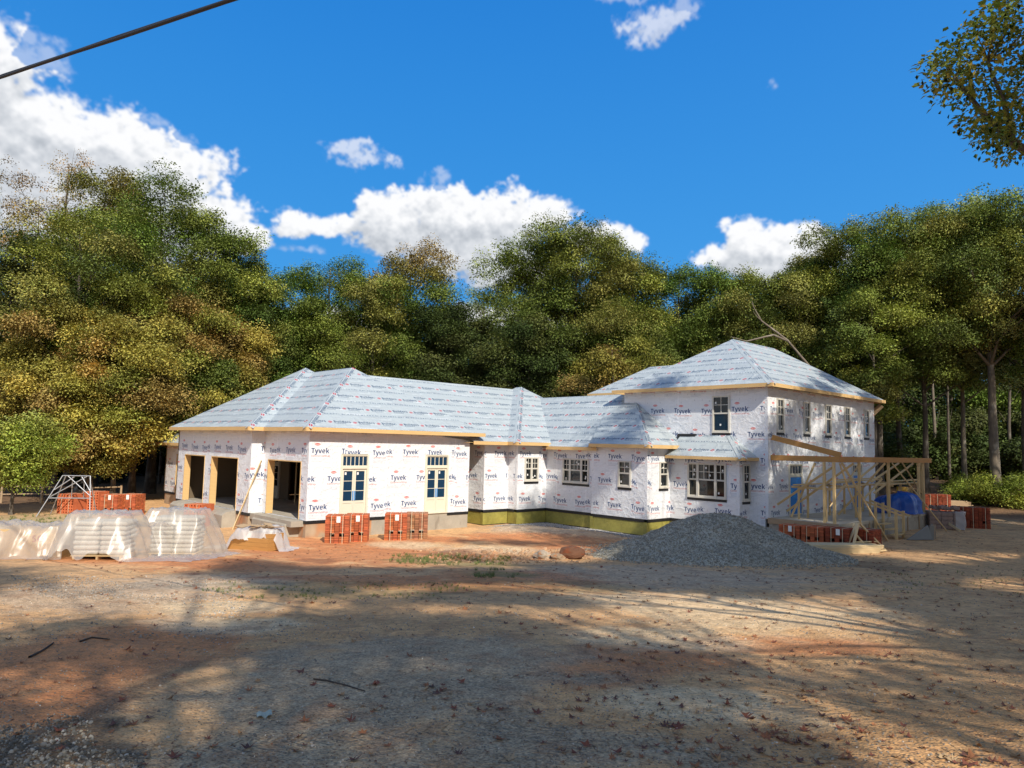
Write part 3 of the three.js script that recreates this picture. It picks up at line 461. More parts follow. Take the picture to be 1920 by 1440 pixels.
function capStrip(a, b) {                                // a strip of underlay lapped over a hip
  const d = b.clone().sub(a).normalize(), s = V3().crossVectors(d, V3(0, 1, 0)).normalize(), w = 0.19, dy = -0.089, o = V3(0, 0.012, 0), pos = [], uv = [], L = a.distanceTo(b);
  const A = a.clone().add(o), B = b.clone().add(o), l = (p, k) => p.clone().addScaledVector(s, k * w).add(V3(0, Math.abs(k) * dy, 0));
  for (const [p, q] of [[-1, 0], [0, 1]]) for (const [P, k, t] of [[A, p, 0], [A, q, 0], [B, q, L], [A, p, 0], [B, q, L], [B, p, L]]) { const c = l(P, k); pos.push(c.x, c.y, c.z); uv.push(t, 0.5 + k * w); }
  const g = new THREE.BufferGeometry(); g.setAttribute('position', new THREE.Float32BufferAttribute(pos, 3)); g.setAttribute('uv', new THREE.Float32BufferAttribute(uv, 2)); g.computeVertexNormals(); return g;
}
hip(13.88, 23.48, 26.95, 40.6, 3.85, 0.66, [[[13.86, 3.85, 26.93], [23.5, 3.85, 26.93]], [[13.86, 3.85, 26.95], [13.86, 3.85, 31.0]], [[23.5, 3.85, 26.95], [23.5, 3.85, 29.0]]], true, 0.2);
hip(13.2, 23.6, 31.0, 41.4, 3.85, 0.655, [[[13.18, 3.85, 31.0], [13.18, 3.85, 41.4]], [[13.18, 3.85, 30.98], [13.9, 3.85, 30.98]], [[13.18, 3.85, 41.42], [23.6, 3.85, 41.42]]], true, 1.0);
hip(14.5, 21, 40.4, 48.0, 2.98, 0.62, [[[14.48, 2.98, 41.2], [14.48, 2.98, 48.0]], [[14.48, 2.98, 48.02], [21, 2.98, 48.02]]], true, 0.4);
hip(25.2, 35.6, 26.4, 37.2, 3.47, 0.655, [[[25.18, 3.47, 26.38], [28.15, 3.47, 26.38]], [[25.18, 3.47, 26.4], [25.18, 3.47, 27.15]]], false, 0.7);
hip(29.93, 43.3, 15.1, 23.9, 6.33, 0.652, [[[29.91, 6.33, 15.08], [43.32, 6.33, 15.08]], [[29.91, 6.33, 15.1], [29.91, 6.33, 24.1]], [[43.32, 6.33, 15.1], [43.32, 6.33, 23.9]], [[29.91, 6.33, 24.1], [31.2, 6.33, 24.1]]], true, 0.9);
hip(31.2, 36.2, 18.5, 26.9, 6.33, 0.652, [[[31.18, 6.33, 23.95], [31.18, 6.33, 26.9]], [[31.18, 6.33, 26.92], [36.2, 6.33, 26.92]]], true, 0.1);
{ // middle wing: front and back slopes run into the garage roof
  const roof = new THREE.Group(); roof.name = 'roof'; house.add(roof);
  part('roof_plane', planeGeo([hp(22.93, 3.46, 27.12), hp(30.2, 3.46, 27.12), hp(30.2, 6.74, 32.1), hp(19.2, 6.74, 32.1), hp(19.2, 3.842, 27.7), hp(22.93, 3.842, 27.7)], [1, 0, 0], 0.6), M.underlay, roof);
  part('roof_plane', planeGeo([hp(30.2, 3.46, 37.1), hp(19.2, 3.46, 37.1), hp(19.2, 6.74, 32.1), hp(30.2, 6.74, 32.1)], [-1, 0, 0]), M.underlay, roof);
  part('soffit', boxAt(22.5 - U0, 35 - U0, 3.38, 3.40, VC - 36.8, VC - 27.16), M.ply, roof);
  part('soffit', boxAt(25.24 - U0, 28.1 - U0, 3.355, 3.375, VC - 27.2, VC - 26.42), M.ply, roof);
  boards(roof, [[[22.9, 3.46, 27.1], [25.24, 3.46, 27.1]]]);
}
{ // wing along v: its near slope ends at the two-storey wall
  const roof = new THREE.Group(); roof.name = 'roof'; house.add(roof);
  part('roof_plane', planeGeo([hp(27.45, 3.29, 33), hp(27.45, 3.29, 23.0), hp(31.0, 6.2, 23.0), hp(31.0, 6.2, 33)], [0, 0, 1], 0.3), M.underlay, roof);
  part('roof_plane', planeGeo([hp(34.6, 3.29, 23.9), hp(34.6, 3.29, 33), hp(31.0, 6.2, 33), hp(31.0, 6.2, 23.9)], [0, 0, -1]), M.underlay, roof);
  part('soffit', boxAt(27.48 - U0, 28.2 - U0, 3.2, 3.22, VC - 26.9, VC - 23.4), M.ply, roof);
  boards(roof, [[[27.43, 3.29, 26.5], [27.43, 3.29, 23.05]]]);
  const low = new THREE.Group(); low.name = 'roof'; house.add(low);
  const a = hp(27.2, 3.45, 19.72), b = hp(27.2, 3.45, 23.3), c = hp(HU + 0.05, 5.70, 24.6), e = hp(HU + 0.05, 5.70, 22.86), f = hp(HU + 0.05, 3.45, 19.72);
  part('roof_plane', planeGeo([b, a, e, c], [0, 0, 1], 0.9), M.underlay, low); part('roof_plane', planeGeo([a, f, e], [1, 0, 0], 0.2), M.underlay, low); part('hip_cap', capStrip(a, e), M.underlay, low); part('roof_plane', planeGeo([hp(27.44, 3.285, 23.62), b, c, hp(HU + 0.05, 5.68, 24.8)], [0, 0, 1]), M.underlay, low);
  part('soffit', boxAt(27.23 - U0, 30.3 - U0, 3.38, 3.40, VC - 23.28, VC - 19.75), M.ply, low);
  boards(low, [[[27.18, 3.47, 23.32], [27.18, 3.47, 19.70]], [[27.18, 3.47, 19.70], [29.6, 3.47, 19.70]], [[27.18, 3.47, 23.32], [27.45, 3.47, 23.32]]]);
  const bay = new THREE.Group(); bay.name = 'roof'; house.add(bay);
  const p = hp(29.0, 2.99, 16.0), q = hp(29.0, 2.99, 20.05), r = hp(30.32, 4.0, 20.05), s = hp(30.32, 4.0, 17.35), t = hp(30.45, 2.99, 16.0);
  part('roof_plane', planeGeo([q, p, s, r], [0, 0, 1], 0.35), M.underlay, bay); part('roof_plane', planeGeo([p, t, s], [1, 0, 0], 0.6), M.underlay, bay); part('hip_cap', capStrip(p, s), M.underlay, bay);
  part('soffit', boxAt(29.03 - U0, 30.3 - U0, 2.9, 2.92, VC - 20, VC - 16.03), M.ply, bay);
  boards(bay, [[[28.98, 2.99, 20.05, ], [28.98, 2.99, 15.98], 0.14], [[28.98, 2.99, 15.98], [30.45, 2.99, 15.98], 0.14]]);
  part('flashing_sheet', boxAt(30.2 - U0, 30.33 - U0, 3.75, 4.05, VC - 20.2, VC - 19.2), M.black, bay);
}
// loose board left leaning on the pier between two garage openings
{ const a = uvw(13.15, groundY(uvw(13.15, 0, 32.2).x, uvw(13.15, 0, 32.2).z), 32.0), b = uvw(13.98, 2.35, 31.3); const m = single('leaning_board', bar(V3(0, 0, 0), b.clone().sub(a), 0.14, 0.04), M.pale, 'long pale board leaning against the wrapped pier between garage openings', 'board', a); }

// ---- porch slab with formed concrete sides, part of the house
const PS = 12.45, PE = 43.2;
part('porch_slab', boxAt(30.3 - U0, PE - U0, 0.2, 0.34, VC - HF + 0.005, VC - PS), M.slab, house);
for (let k = 0; k < 8; k++) part('form_panel', boxAt(30.3 + k * 1.6125 + 0.02 - U0, 30.3 + (k + 1) * 1.6125 - 0.02 - U0, -1.4, 0.2, VC - PS - 0.2, VC - PS - 0.03 + 0.012 * (k % 3)), M.concrete, house);
for (let k = 1; k < 8; k++) part('form_stake', boxAt(30.3 + k * 1.6125 - 0.04 - U0, 30.3 + k * 1.6125 + 0.04 - U0, -0.9, 0.26, VC - PS - 0.02, VC - PS + 0.03), M.old, house);
for (let k = 0; k < 2; k++) part('form_panel', boxAt(30.32 - U0, 30.5 - U0, -1.4, 0.2, VC - 15.5 + k * 1.42, VC - 15.5 + (k + 1) * 1.42 - 0.03), M.concrete, house);
part('edge_board', boxAt(30.26 - U0, 30.3 - U0, 0.12, 0.36, VC - HF, VC - PS), M.old, house);
// ---------------------------------------------------------------- timber frame on the porch
const brace = (a, b, w = 0.09, t = 0.04) => bar(a, b, w, t, 0.6);
{
  const pf = thing('porch_frame', 'pale timber posts and braces carrying a long brown beam over the porch', 'timber frame', uvw(36.5, 0.34, 12.6), Math.PI / 2 - YAW);
  const L = (u, y, v) => V3(u - 36.5, y - 0.34, 12.6 - v);
  part('beam', bar(L(30.6, 3.015, 15.5), L(30.6, 3.015, 12.5), 0.24, 0.12), M.beam, pf);
  part('beam', bar(L(30.66, 3.02, 12.6), L(42.45, 3.0, 12.6), 0.24, 0.13, Math.PI / 2), M.beam, pf);
  part('rafter', bar(L(30.55, 3.92, 15.44), L(30.75, 3.2, 12.5), 0.24, 0.045), M.beam, pf);
  const nearY = (u, v) => { const p = uvw(u, 0, v); return groundY(p.x, p.z); };
  for (const [u, v] of [[30.6, 13.15], [30.5, 12.7], [32.95, 12.62], [36.45, 12.62], [40.6, 12.62], [41.35, 12.62], [41.45, 12.75]]) part('post', bar(L(u, 0.34, v), L(u, 2.89, v), 0.1, 0.1), M.stud, pf);
  for (const [a, b] of [
    [[30.5, 0.95, 15.2], [30.55, 2.7, 12.75]], [[31.6, 0.6, 15.3], [32.7, 2.85, 12.75]], [[30.6, 2.85, 12.5], [32.4, 0.2, 12.35]], [[30.75, 2.88, 12.5], [33.3, nearY(33.3, 11.6), 11.6]], [[30.9, 2.88, 12.5], [33.5, nearY(33.5, 11.7), 11.7]],
    [[31.2, 0.4, 14.9], [33.0, 2.8, 14.6]], [[33.4, 2.85, 12.75], [30.7, 1.0, 13.0]], [[37.9, 0.36, 13.1], [36.5, 2.4, 12.7]], [[38.6, 2.86, 12.7], [41.3, 1.3, 12.7]], [[35.0, 0.36, 14.4], [36.3, 2.86, 12.7]],
    [[36.6, 2.86, 12.5], [40.3, nearY(40.3, 11.3), 11.3]], [[34.9, 1.49, 12.72], [40.2, 2.85, 12.72]], [[34.8, 2.0, 12.8], [38.4, 2.86, 12.8]], [[33.0, 2.1, 12.75], [35.5, 2.86, 12.75]], [[34.2, 1.25, 12.9], [36.4, 2.1, 12.9]], [[41.2, 0.34, 13.0], [41.6, 2.8, 12.8]], [[41.9, 0.34, 12.9], [41.35, 2.8, 12.7]],
  ]) part('brace', brace(L(...a), L(...b)), M.stud, pf);
  const sc = thing('plank_scaffold', 'low working platform of pale planks on thin legs under the porch beam', 'scaffold', uvw(36.5, 0.34, 14.2), Math.PI / 2 - YAW);
  const Q = (u, y, v) => V3(u - 36.5, y - 0.34, 14.2 - v);
  for (const [u0, u1, y, v] of [[31.0, 35.2, 1.84, 14.6], [30.9, 36.0, 1.87, 14.3], [34.8, 40.0, 1.92, 14.4], [35.5, 41.2, 1.98, 14.7], [39.4, 44.1, 1.90, 13.6], [38.2, 43.2, 1.78, 13.3], [33.6, 38.8, 1.80, 13.4], [31.4, 34.2, 1.76, 13.2]]) part('plank', bar(Q(u0, y, v), Q(u1, y + 0.02, v), 0.24, 0.045), M.stud, sc);
  for (const u of [31.2, 32.1, 34.4, 36.1, 38.4, 40.2, 41.8]) for (const v of [13.35, 14.55]) part('leg', bar(Q(u, 0.34, v), Q(u + 0.02, 1.80, v), 0.09, 0.045), M.stud, sc);
  for (const u of [31.2, 34.4, 38.4, 41.8]) part('crossbar', bar(Q(u + 0.05, 1.72, 13.1), Q(u + 0.05, 1.74, 14.9), 0.09, 0.045), M.stud, sc);
  part('brace', brace(Q(39.6, 0.6, 13.4), Q(40.3, 1.7, 13.4)), M.stud, sc); part('brace', brace(Q(41.0, 1.2, 13.3), Q(41.8, 1.7, 13.3)), M.stud, sc);
  // short stair rail left of the tarp
  const st = thing('temporary_steps', 'rough timber steps with a sloping handrail up to the porch slab', 'steps', uvw(34.4, nearY(34.4, 11.9), 12.0), Math.PI / 2 - YAW), by = nearY(34.4, 11.9);
  for (const [x, z, h] of [[-0.4, 0.5, 1.25], [0.5, 0.5, 1.2], [-0.4, -0.35, 1.55], [0.5, -0.35, 1.5]]) part('post', bar(V3(x, 0, z), V3(x, h, z), 0.1, 0.09), M.stud, st);
  for (let k = 0; k < 3; k++) part('tread', box(1.0, 0.045, 0.28, 0.05, 0.2 + k * 0.2, 0.42 - k * 0.28), M.stud, st);
  part('handrail', bar(V3(-0.44, 1.6, -0.9), V3(-0.44, 1.05, 0.75), 0.09, 0.04), M.stud, st); part('handrail', bar(V3(0.54, 1.55, -0.9), V3(0.54, 1.0, 0.75), 0.09, 0.04), M.stud, st);
}
// ---------------------------------------------------------------- blue tarp heap on the porch
{
  const s = uvw(39.4, 0.34, 13.25), r = rng(3), tarp = std({ color: rgb(0.004, 0.075, 0.36), roughness: 0.32 });
  const g = grid(56, 22, (i, j) => { const a = i * TAU, t = j, fold = Math.sin(a * 9 + 2 * Math.sin(a * 2)) * 0.11 * t + Math.sin(a * 17 + 1) * 0.05 * t + (fbm(Math.cos(a) * 3 + 5, Math.sin(a) * 3 + t * 5, 3) - 0.5) * 0.22 * t, R = Math.sin(Math.min(t * 1.18, 1) * Math.PI / 2) * (1 + 0.12 * Math.sin(a * 2 + 0.6)) + fold + (t > 0.88 ? (t - 0.88) * 1.5 : 0), y = 1.0 * Math.pow(Math.max(0, 1 - Math.min(t / 0.9, 1) ** 2.3), 0.6) * (1 + 0.1 * Math.sin(a + 0.5)); return [Math.cos(a) * R * 1.02, Math.max(0.012, y + (t < 0.9 ? 0.03 * Math.sin(a * 13 + t * 9) * t : 0.015 * Math.sin(a * 11) + 0.012)), Math.sin(a) * R * 0.86]; });
  g.computeVertexNormals();
  single('blue_tarp', g, tarp, 'bright blue tarpaulin heaped over something on the porch slab', 'tarpaulin', s, 0.3);
}
// ---------------------------------------------------------------- brick packs
const brickTex = dataTex(256, 256, (u, v, o) => { const n = tfbm(u, v, 6, 4, 15), s = tnoise(u, v, 96, 2); const k = 0.75 + 0.4 * n + 0.2 * (s - 0.5); o[0] = 0.50 * k; o[1] = 0.125 * k; o[2] = 0.045 * k; });
const brickMat = std({ vertexColors: true, map: repeated(brickTex, 1.2, 1.2), roughness: 0.85 }), brickDark = std({ vertexColors: true, map: repeated(brickTex, 1.2, 1.2), color: rgb(0.62, 0.5, 0.5), roughness: 0.85 }), brickBrown = std({ vertexColors: true, map: repeated(brickTex, 1.2, 1.2), color: rgb(0.78, 1.35, 1.9), roughness: 0.85 });
const brickPlain = std({ map: repeated(brickTex, 1.2, 1.2), color: rgb(1.1, 1.1, 1.1), roughness: 0.85 });
const strapMat = std({ color: rgb(0.62, 0.55, 0.38), roughness: 0.5 });
function packGeometry(w, h, d, seed) {                           // every brick its own block and tone, openings for the forks
  const r = rng(seed), nx = Math.round(w / 0.2), ny = Math.round(h / 0.068), nz = Math.round(d / 0.1), bw = w / nx, bh = h / ny, bd = d / nz, list = [], tones = [];
  const put = (g, t) => { list.push(strip(g)); tones.push(t); }, f0 = 4 * bh, f1 = 6 * bh;
  put(box(w - 0.14, f0 - 0.02, d - 0.14, 0, f0 / 2, 0), 0.6); put(box(w - 0.14, h - f1 - 0.06, d - 0.14, 0, (f1 + h - 0.06) / 2, 0), 0.6); put(box(bw * (nx - 4) - 0.02, f1 - f0, d - 0.14, 0, (f0 + f1) / 2, 0), 0.6);
  for (let j = 0; j < ny; j++) for (let i = 0; i < nx; i++) for (let k = 0; k < nz; k++) {
    if (i > 0 && i < nx - 1 && k > 0 && k < nz - 1 && j < ny - 1) continue;
    if ((j === 4 || j === 5) && (i === 1 || i === nx - 2)) continue;
    put(box(bw - 0.016, bh - 0.013, bd - 0.012, -w / 2 + (i + 0.5) * bw + 0.008 * (r() - 0.5), (j + 0.5) * bh, -d / 2 + (k + 0.5) * bd + 0.022 * (r() - 0.5)), 0.62 + 0.62 * r());
  }
  const g = mergeGeometries(list), c = new Float32Array(g.attributes.position.count * 3); let o = 0; list.forEach((q, i) => { const n = q.attributes.position.count; for (let v = 0; v < n; v++) { c[o++] = tones[i]; c[o++] = tones[i] * (0.96 + 0.08 * (i % 3)); c[o++] = tones[i]; } });
  g.setAttribute('color', new THREE.BufferAttribute(c, 3)); return g;
}
const packA = packGeometry(0.92, 1.08, 0.9, 1), packLow = packGeometry(0.92, 0.82, 0.9, 2);
// pack whose bricks stand on end, core holes showing
function coredGeometry(w, h, d) {
  const s = new THREE.Shape([[-w / 2, 0], [w / 2, 0], [w / 2, h], [-w / 2, h]].map((p) => new THREE.Vector2(...p))), nx = 6, ny = 7;
  for (let i = 0; i < nx; i++) for (let j = 0; j < ny; j++) { const x = -w / 2 + (i + 0.5) * w / nx, y = (j + 0.5) * h / ny, e = 0.04; s.holes.push(new THREE.Path([[x - e, y - e], [x - e, y + e], [x + e, y + e], [x + e, y - e]].map((p) => new THREE.Vector2(...p)))); }
  const face = new THREE.ExtrudeGeometry(s, { depth: 0.3, bevelEnabled: false }); face.translate(0, 0, d / 2 - 0.3);
  return merge([face, box(w, h, d - 0.32, 0, h / 2, -0.15)]);
}
const cored = coredGeometry(0.95, 1.0, 0.9);
function brickPack(kind, pos, turn, label, group, tags = 1, mat = brickMat) {
  const geo = kind === 'cored' ? cored : kind === 'low' ? packLow : packA, h = kind === 'cored' ? 1.0 : kind === 'low' ? 0.82 : 1.08;
  const p = thing('brick_pack', label, 'bricks', pos, turn, group); part('bricks', geo, kind === 'cored' ? brickPlain : mat, p, 'stuff');
  for (const x of [-0.22, 0.22]) part('strap', merge([box(0.018, h + 0.012, 0.008, x, h / 2, 0.462), box(0.018, 0.008, 0.93, x, h + 0.006, 0), box(0.018, h + 0.012, 0.008, x, h / 2, -0.462)]), strapMat, p);
  for (let k = 0; k < tags; k++) { const g = box(0.15, 0.24, 0.006, 0.05 + k * 0.2, h - 0.14, 0.475); part('paper_tag', g, M.paper, p); }
  return p;
}
const TU = Math.PI / 2 - YAW;
{
  const at = (px, py, turn, kind, label, group, tags, mat) => brickPack(kind, G(px, py), turn, label, group, tags, mat);
  at(633, 1017, 0.12, 'full', 'red brick pack strapped with paper tag standing before the first double door', 'red brick packs before the garage wall', 1); at(669, 1014, 0.12, 'full', 'red brick pack strapped with paper tag standing before the first double door', 'red brick packs before the garage wall', 1);
  at(742, 1011, 0.1, 'full', 'bright red brick pack beside a brown one between the two double doors', null, 1); at(781, 1009, 0.1, 'full', 'brown weathered brick pack beside a bright red one before the concrete footing', null, 0, brickBrown);
  at(213, 966, -0.12, 'full', 'orange red brick pack with blank tag on the sand left of the garage', 'pair of smooth brick packs on the sand', 1); at(246, 965, -0.1, 'full', 'orange red brick pack with blank tag on the sand left of the garage', 'pair of smooth brick packs on the sand', 1);
  at(134, 962, -0.2, 'cored', 'brick pack showing rows of core holes standing beside the metal frame', null, 0); at(178, 955, -0.1, 'cored', 'brick pack showing core holes standing behind a smooth pack on sand', null, 0);
  at(372, 985, -0.25, 'cored', 'brick pack with core holes standing before the second garage opening', null, 0);
  let k = 0; for (const [u, v] of [[29.66, 14.05], [29.68, 13.1], [29.72, 12.14], [30.15, 11.35]]) brickPack('low', (() => { const p = uvw(u, 0, v); p.y = groundY(p.x, p.z) - 0.03; return p; })(), TU - Math.PI / 2 + 0.03 * (k++ % 3), 'dark red brick pack in the row between gravel pile and porch slab', 'brick packs along the porch end', k % 2 ? 1 : 0, k > 2 ? brickDark : brickMat);
  at(1812, 989, -0.35, 'full', 'dark red brick pack standing beside the clear-wrapped paving stack', null, 0, brickDark); at(1834, 990, -0.3, 'full', 'dark red brick pack at the end of the row by the driveway', null, 0, brickDark);
  for (const [px, py] of [[1722, 957], [1747, 957], [1765, 957]]) at(px, py, -0.2, 'full', 'deep red brick pack standing beyond the far end of the porch', 'brick packs beyond the porch', 0, brickDark);
}
// ---------------------------------------------------------------- wrapped paving stack at the porch end
const cloudy = new THREE.MeshPhysicalMaterial({ color: rgb(0.82, 0.775, 0.70), roughness: 0.33, transmission: 0.76, thickness: 0, ior: 1.45 });
const cloudyDim = new THREE.MeshPhysicalMaterial({ color: rgb(0.80, 0.79, 0.78), roughness: 0.45, transmission: 0.6, thickness: 0, ior: 1.45 });
{
  const p = G(1772, 991), g = thing('paving_stack', 'stack of mauve grey paving blocks partly wrapped in clear film', 'paving blocks', p, -0.3), mauve = std({ map: repeated(concTex, 0.7, 0.7), color: rgb(0.78, 0.62, 0.62), roughness: 0.9 });
  for (let j = 0; j < 4; j++) for (let i = 0; i < 3; i++) part('block_layer', new RoundedBoxGeometry(0.53, 0.21, 1.0, 1, 0.02).translate(-0.55 + i * 0.54, 0.11 + j * 0.215, 0), mauve, g);
  part('film_wrap', grid(24, 8, (i, j) => { const a = i * Math.PI * 1.0 - 0.5, x = 0.86 + 0.02 * Math.sin(j * 9 + i * 20); return [lerp(0.35, x, Math.min(1, i * 1.8)), 0.02 + j * 0.9, lerp(0.54, -0.5, clamp(i * 1.8 - 0.8)) + 0.015 * Math.sin(j * 14 + i * 9)]; }), cloudyDim, g);
  const q = G(1768, 985), top = thing('loose_paving_heap', 'loose mauve blocks heaped on top of the wrapped paving stack', 'paving blocks', V3(p.x, p.y + 0.88, p.z), -0.2), r = rng(6);
  for (let k = 0; k < 9; k++) { const b = new RoundedBoxGeometry(0.34, 0.16, 0.2, 1, 0.02); b.rotateY(r() * 3); b.rotateZ((r() - 0.5) * 0.6); part('block', b.translate(-0.5 + k * 0.13, 0.12 + 0.1 * r(), (r() - 0.5) * 0.5), mauve, top); }
}
// ---------------------------------------------------------------- lumber by the gravel
function lumberStack(name, label, pos, turn, n, len, layers, mat, jitter = 0.12) { const s = thing(name, label, 'lumber', pos, turn), r = rng(Math.round(Math.abs(pos.x * 91) + 3)); for (let j = 0; j < layers; j++) for (let i = 0; i < n - (j === layers - 1 ? 1 : 0); i++) { const l = len * (0.88 + 0.14 * r()), z = (i - (n - 1) / 2) * 0.155, o = (r() - 0.5) * jitter * len; part('board', box(l, 0.045, 0.145, o, 0.03 + j * 0.052, z + 0.012 * (r() - 0.5)), mat, s); } return s; }
lumberStack('lumber_stack', 'low stack of fresh pale boards lying beside the gravel pile', (() => { const p = atZ(1580, 1030, 27.4); p.y = groundY(p.x, p.z) - 0.01; return p; })(), 0.10, 6, 2.9, 6, M.pale);
{ const p = atZ(1612, 1020, 28.1); p.y = groundY(p.x, p.z) - 0.02; const t = thing('timber_trestle', 'offcut timbers nailed into a leaning triangle above the pale boards', 'trestle', p, 0.1); for (const [a, b, w] of [[[-0.5, 0.0, 0.3], [-0.05, 1.05, 0], 0.14], [[0.95, 0.0, 0.25], [0.0, 1.05, 0], 0.14], [[-0.35, 0.35, 0.2], [0.6, 0.38, 0.18], 0.09], [[-0.5, 0.0, -0.2], [-0.02, 1.05, -0.1], 0.14], [[0.2, 0.05, 0.3], [-0.2, 0.6, 0.12], 0.09]]) part('timber', bar(V3(...a), V3(...b), w, 0.045), M.pale, t); }
// prop board lying from the porch corner down to the ground
{ const a = uvw(41.9, 0.2, 12.3), b = G(1800, 997); single('prop_board', bar(V3(0, 0.02, 0), b.clone().sub(a).add(V3(0, 0.05, 0)), 0.12, 0.045), M.pale, 'single board sloping from the porch corner down to the dirt', 'board', a); }
// steel mortar tub on its side
{
  const p = G(1728, 1012), t = thing('mortar_tub', 'grey wedge shaped mortar tub tipped on its side on the dirt', 'tub', p, 0.2), mt = std({ color: rgb(0.20, 0.20, 0.185), roughness: 0.65, metalness: 0.2 });
  const s = new THREE.Shape([[-0.95, 0], [0.35, 0], [0.25, 0.62]].map((q) => new THREE.Vector2(...q))), g = new THREE.ExtrudeGeometry(s, { depth: 0.05, bevelEnabled: true, bevelSize: 0.01, bevelThickness: 0.01, bevelSegments: 1 }); g.rotateX(-0.25); part('side', g.translate(0, 0.02, 0.2), mt, t);
  for (let k = 0; k < 4; k++) part('bottom_panel', box(0.22, 0.62, 0.06, 0.42 + k * 0.16, 0.31, 0.1 - k * 0.14).rotateY(0.0), k % 2 ? M.old : mt, t);
  part('rim', bar(V3(0.3, 0.03, 0.22), V3(0.9, 0.64, -0.4), 0.06, 0.04), mt, t);
}
lumberStack('old_timber_pile', 'grey heap of old timber at the edge of the dark woods', atZ(1770, 930, 50).setY(groundY(atZ(1770, 930, 50).x, atZ(1770, 930, 50).z)), 0.2, 7, 3.4, 7, M.old, 0.3);
{ // yellow drum behind the porch
  const p = uvw(44.3, 0, 14.6); p.y = groundY(p.x, p.z); const pts = [[0.02, 0], [0.36, 0.02], [0.42, 0.4], [0.44, 1.0], [0.38, 1.55], [0.28, 1.95], [0.22, 2.0]].map((q) => new THREE.Vector2(...q));
  const d = thing('mixer_drum', 'yellow metal mixer drum standing past the porch corner', 'mixer', p), ym = std({ color: rgb(0.55, 0.29, 0.02), roughness: 0.45 }); part('drum', new THREE.LatheGeometry(pts, 20), ym, d); part('rim', new THREE.TorusGeometry(0.25, 0.035, 8, 20).rotateX(Math.PI / 2).translate(0, 1.98, 0), M.dark, d);
}
// ---------------------------------------------------------------- bags of mortar on pallets under clear sheet, plywood crate
const bagTex = dataTex(256, 128, (u, v, o) => { const n = tfbm(u, v, 5, 4, 8), band = Math.abs(v - 0.5) < 0.16 && Math.abs(u - 0.5) < 0.34 ? 1 : 0; o[0] = lerp(0.60, 0.46, band * 0.5) * (0.85 + 0.3 * n); o[1] = lerp(0.62, 0.49, band * 0.5) * (0.85 + 0.3 * n); o[2] = lerp(0.62, 0.53, band * 0.5) * (0.85 + 0.3 * n); });
const bagMat = std({ map: bagTex, roughness: 0.8 });
function bagGeometry(seed) { const g = new RoundedBoxGeometry(0.66, 0.135, 0.42, 4, 0.06), p = g.attributes.position, r = rng(seed), o = r() * 9; for (let i = 0; i < p.count; i++) { const x = p.getX(i), y = p.getY(i), z = p.getZ(i), k = (1 - (x / 0.33) ** 4) * (1 - (z / 0.21) ** 4); p.setXYZ(i, x + 0.012 * Math.sin(z * 20 + o), y * (0.78 + 0.34 * k) + 0.008 * Math.sin(x * 15 + o) , z + 0.012 * Math.sin(x * 13 + o)); } g.computeVertexNormals(); return g; }
const bagGeos = [1, 2, 3].map(bagGeometry);
function bagStack(px, py, turn, layers, cols, label, group, r) {
  const p = G(px, py), pal = thing('wooden_pallet', 'low wooden pallet under ' + label.split(' in the ')[1], 'pallet', p, turn);
  for (let k = 0; k < 5; k++) part('slat', box(1.36, 0.022, 0.13, 0, 0.12, -0.42 + k * 0.21), M.pale, pal); for (let k = -1; k < 2; k++) part('stringer', box(0.05, 0.10, 1.0, k * 0.6, 0.055, 0), M.pale, pal);
  const c = Math.cos(turn), s = Math.sin(turn);
  for (let j = 0; j < layers; j++) for (let i = 0; i < 2; i++) for (let k = 0; k < cols; k++) { const x = (i - 0.5) * 0.665 + (r() - 0.5) * 0.03, z = (k - (cols - 1) / 2) * 0.43 + (r() - 0.5) * 0.03; const m = single('mortar_bag', bagGeos[Math.floor(r() * 3)], bagMat, label, 'bag', V3(p.x + x * c + z * s, p.y + 0.205 + j * 0.128, p.z - x * s + z * c), turn + (r() - 0.5) * 0.06, group); }
  return p;
}
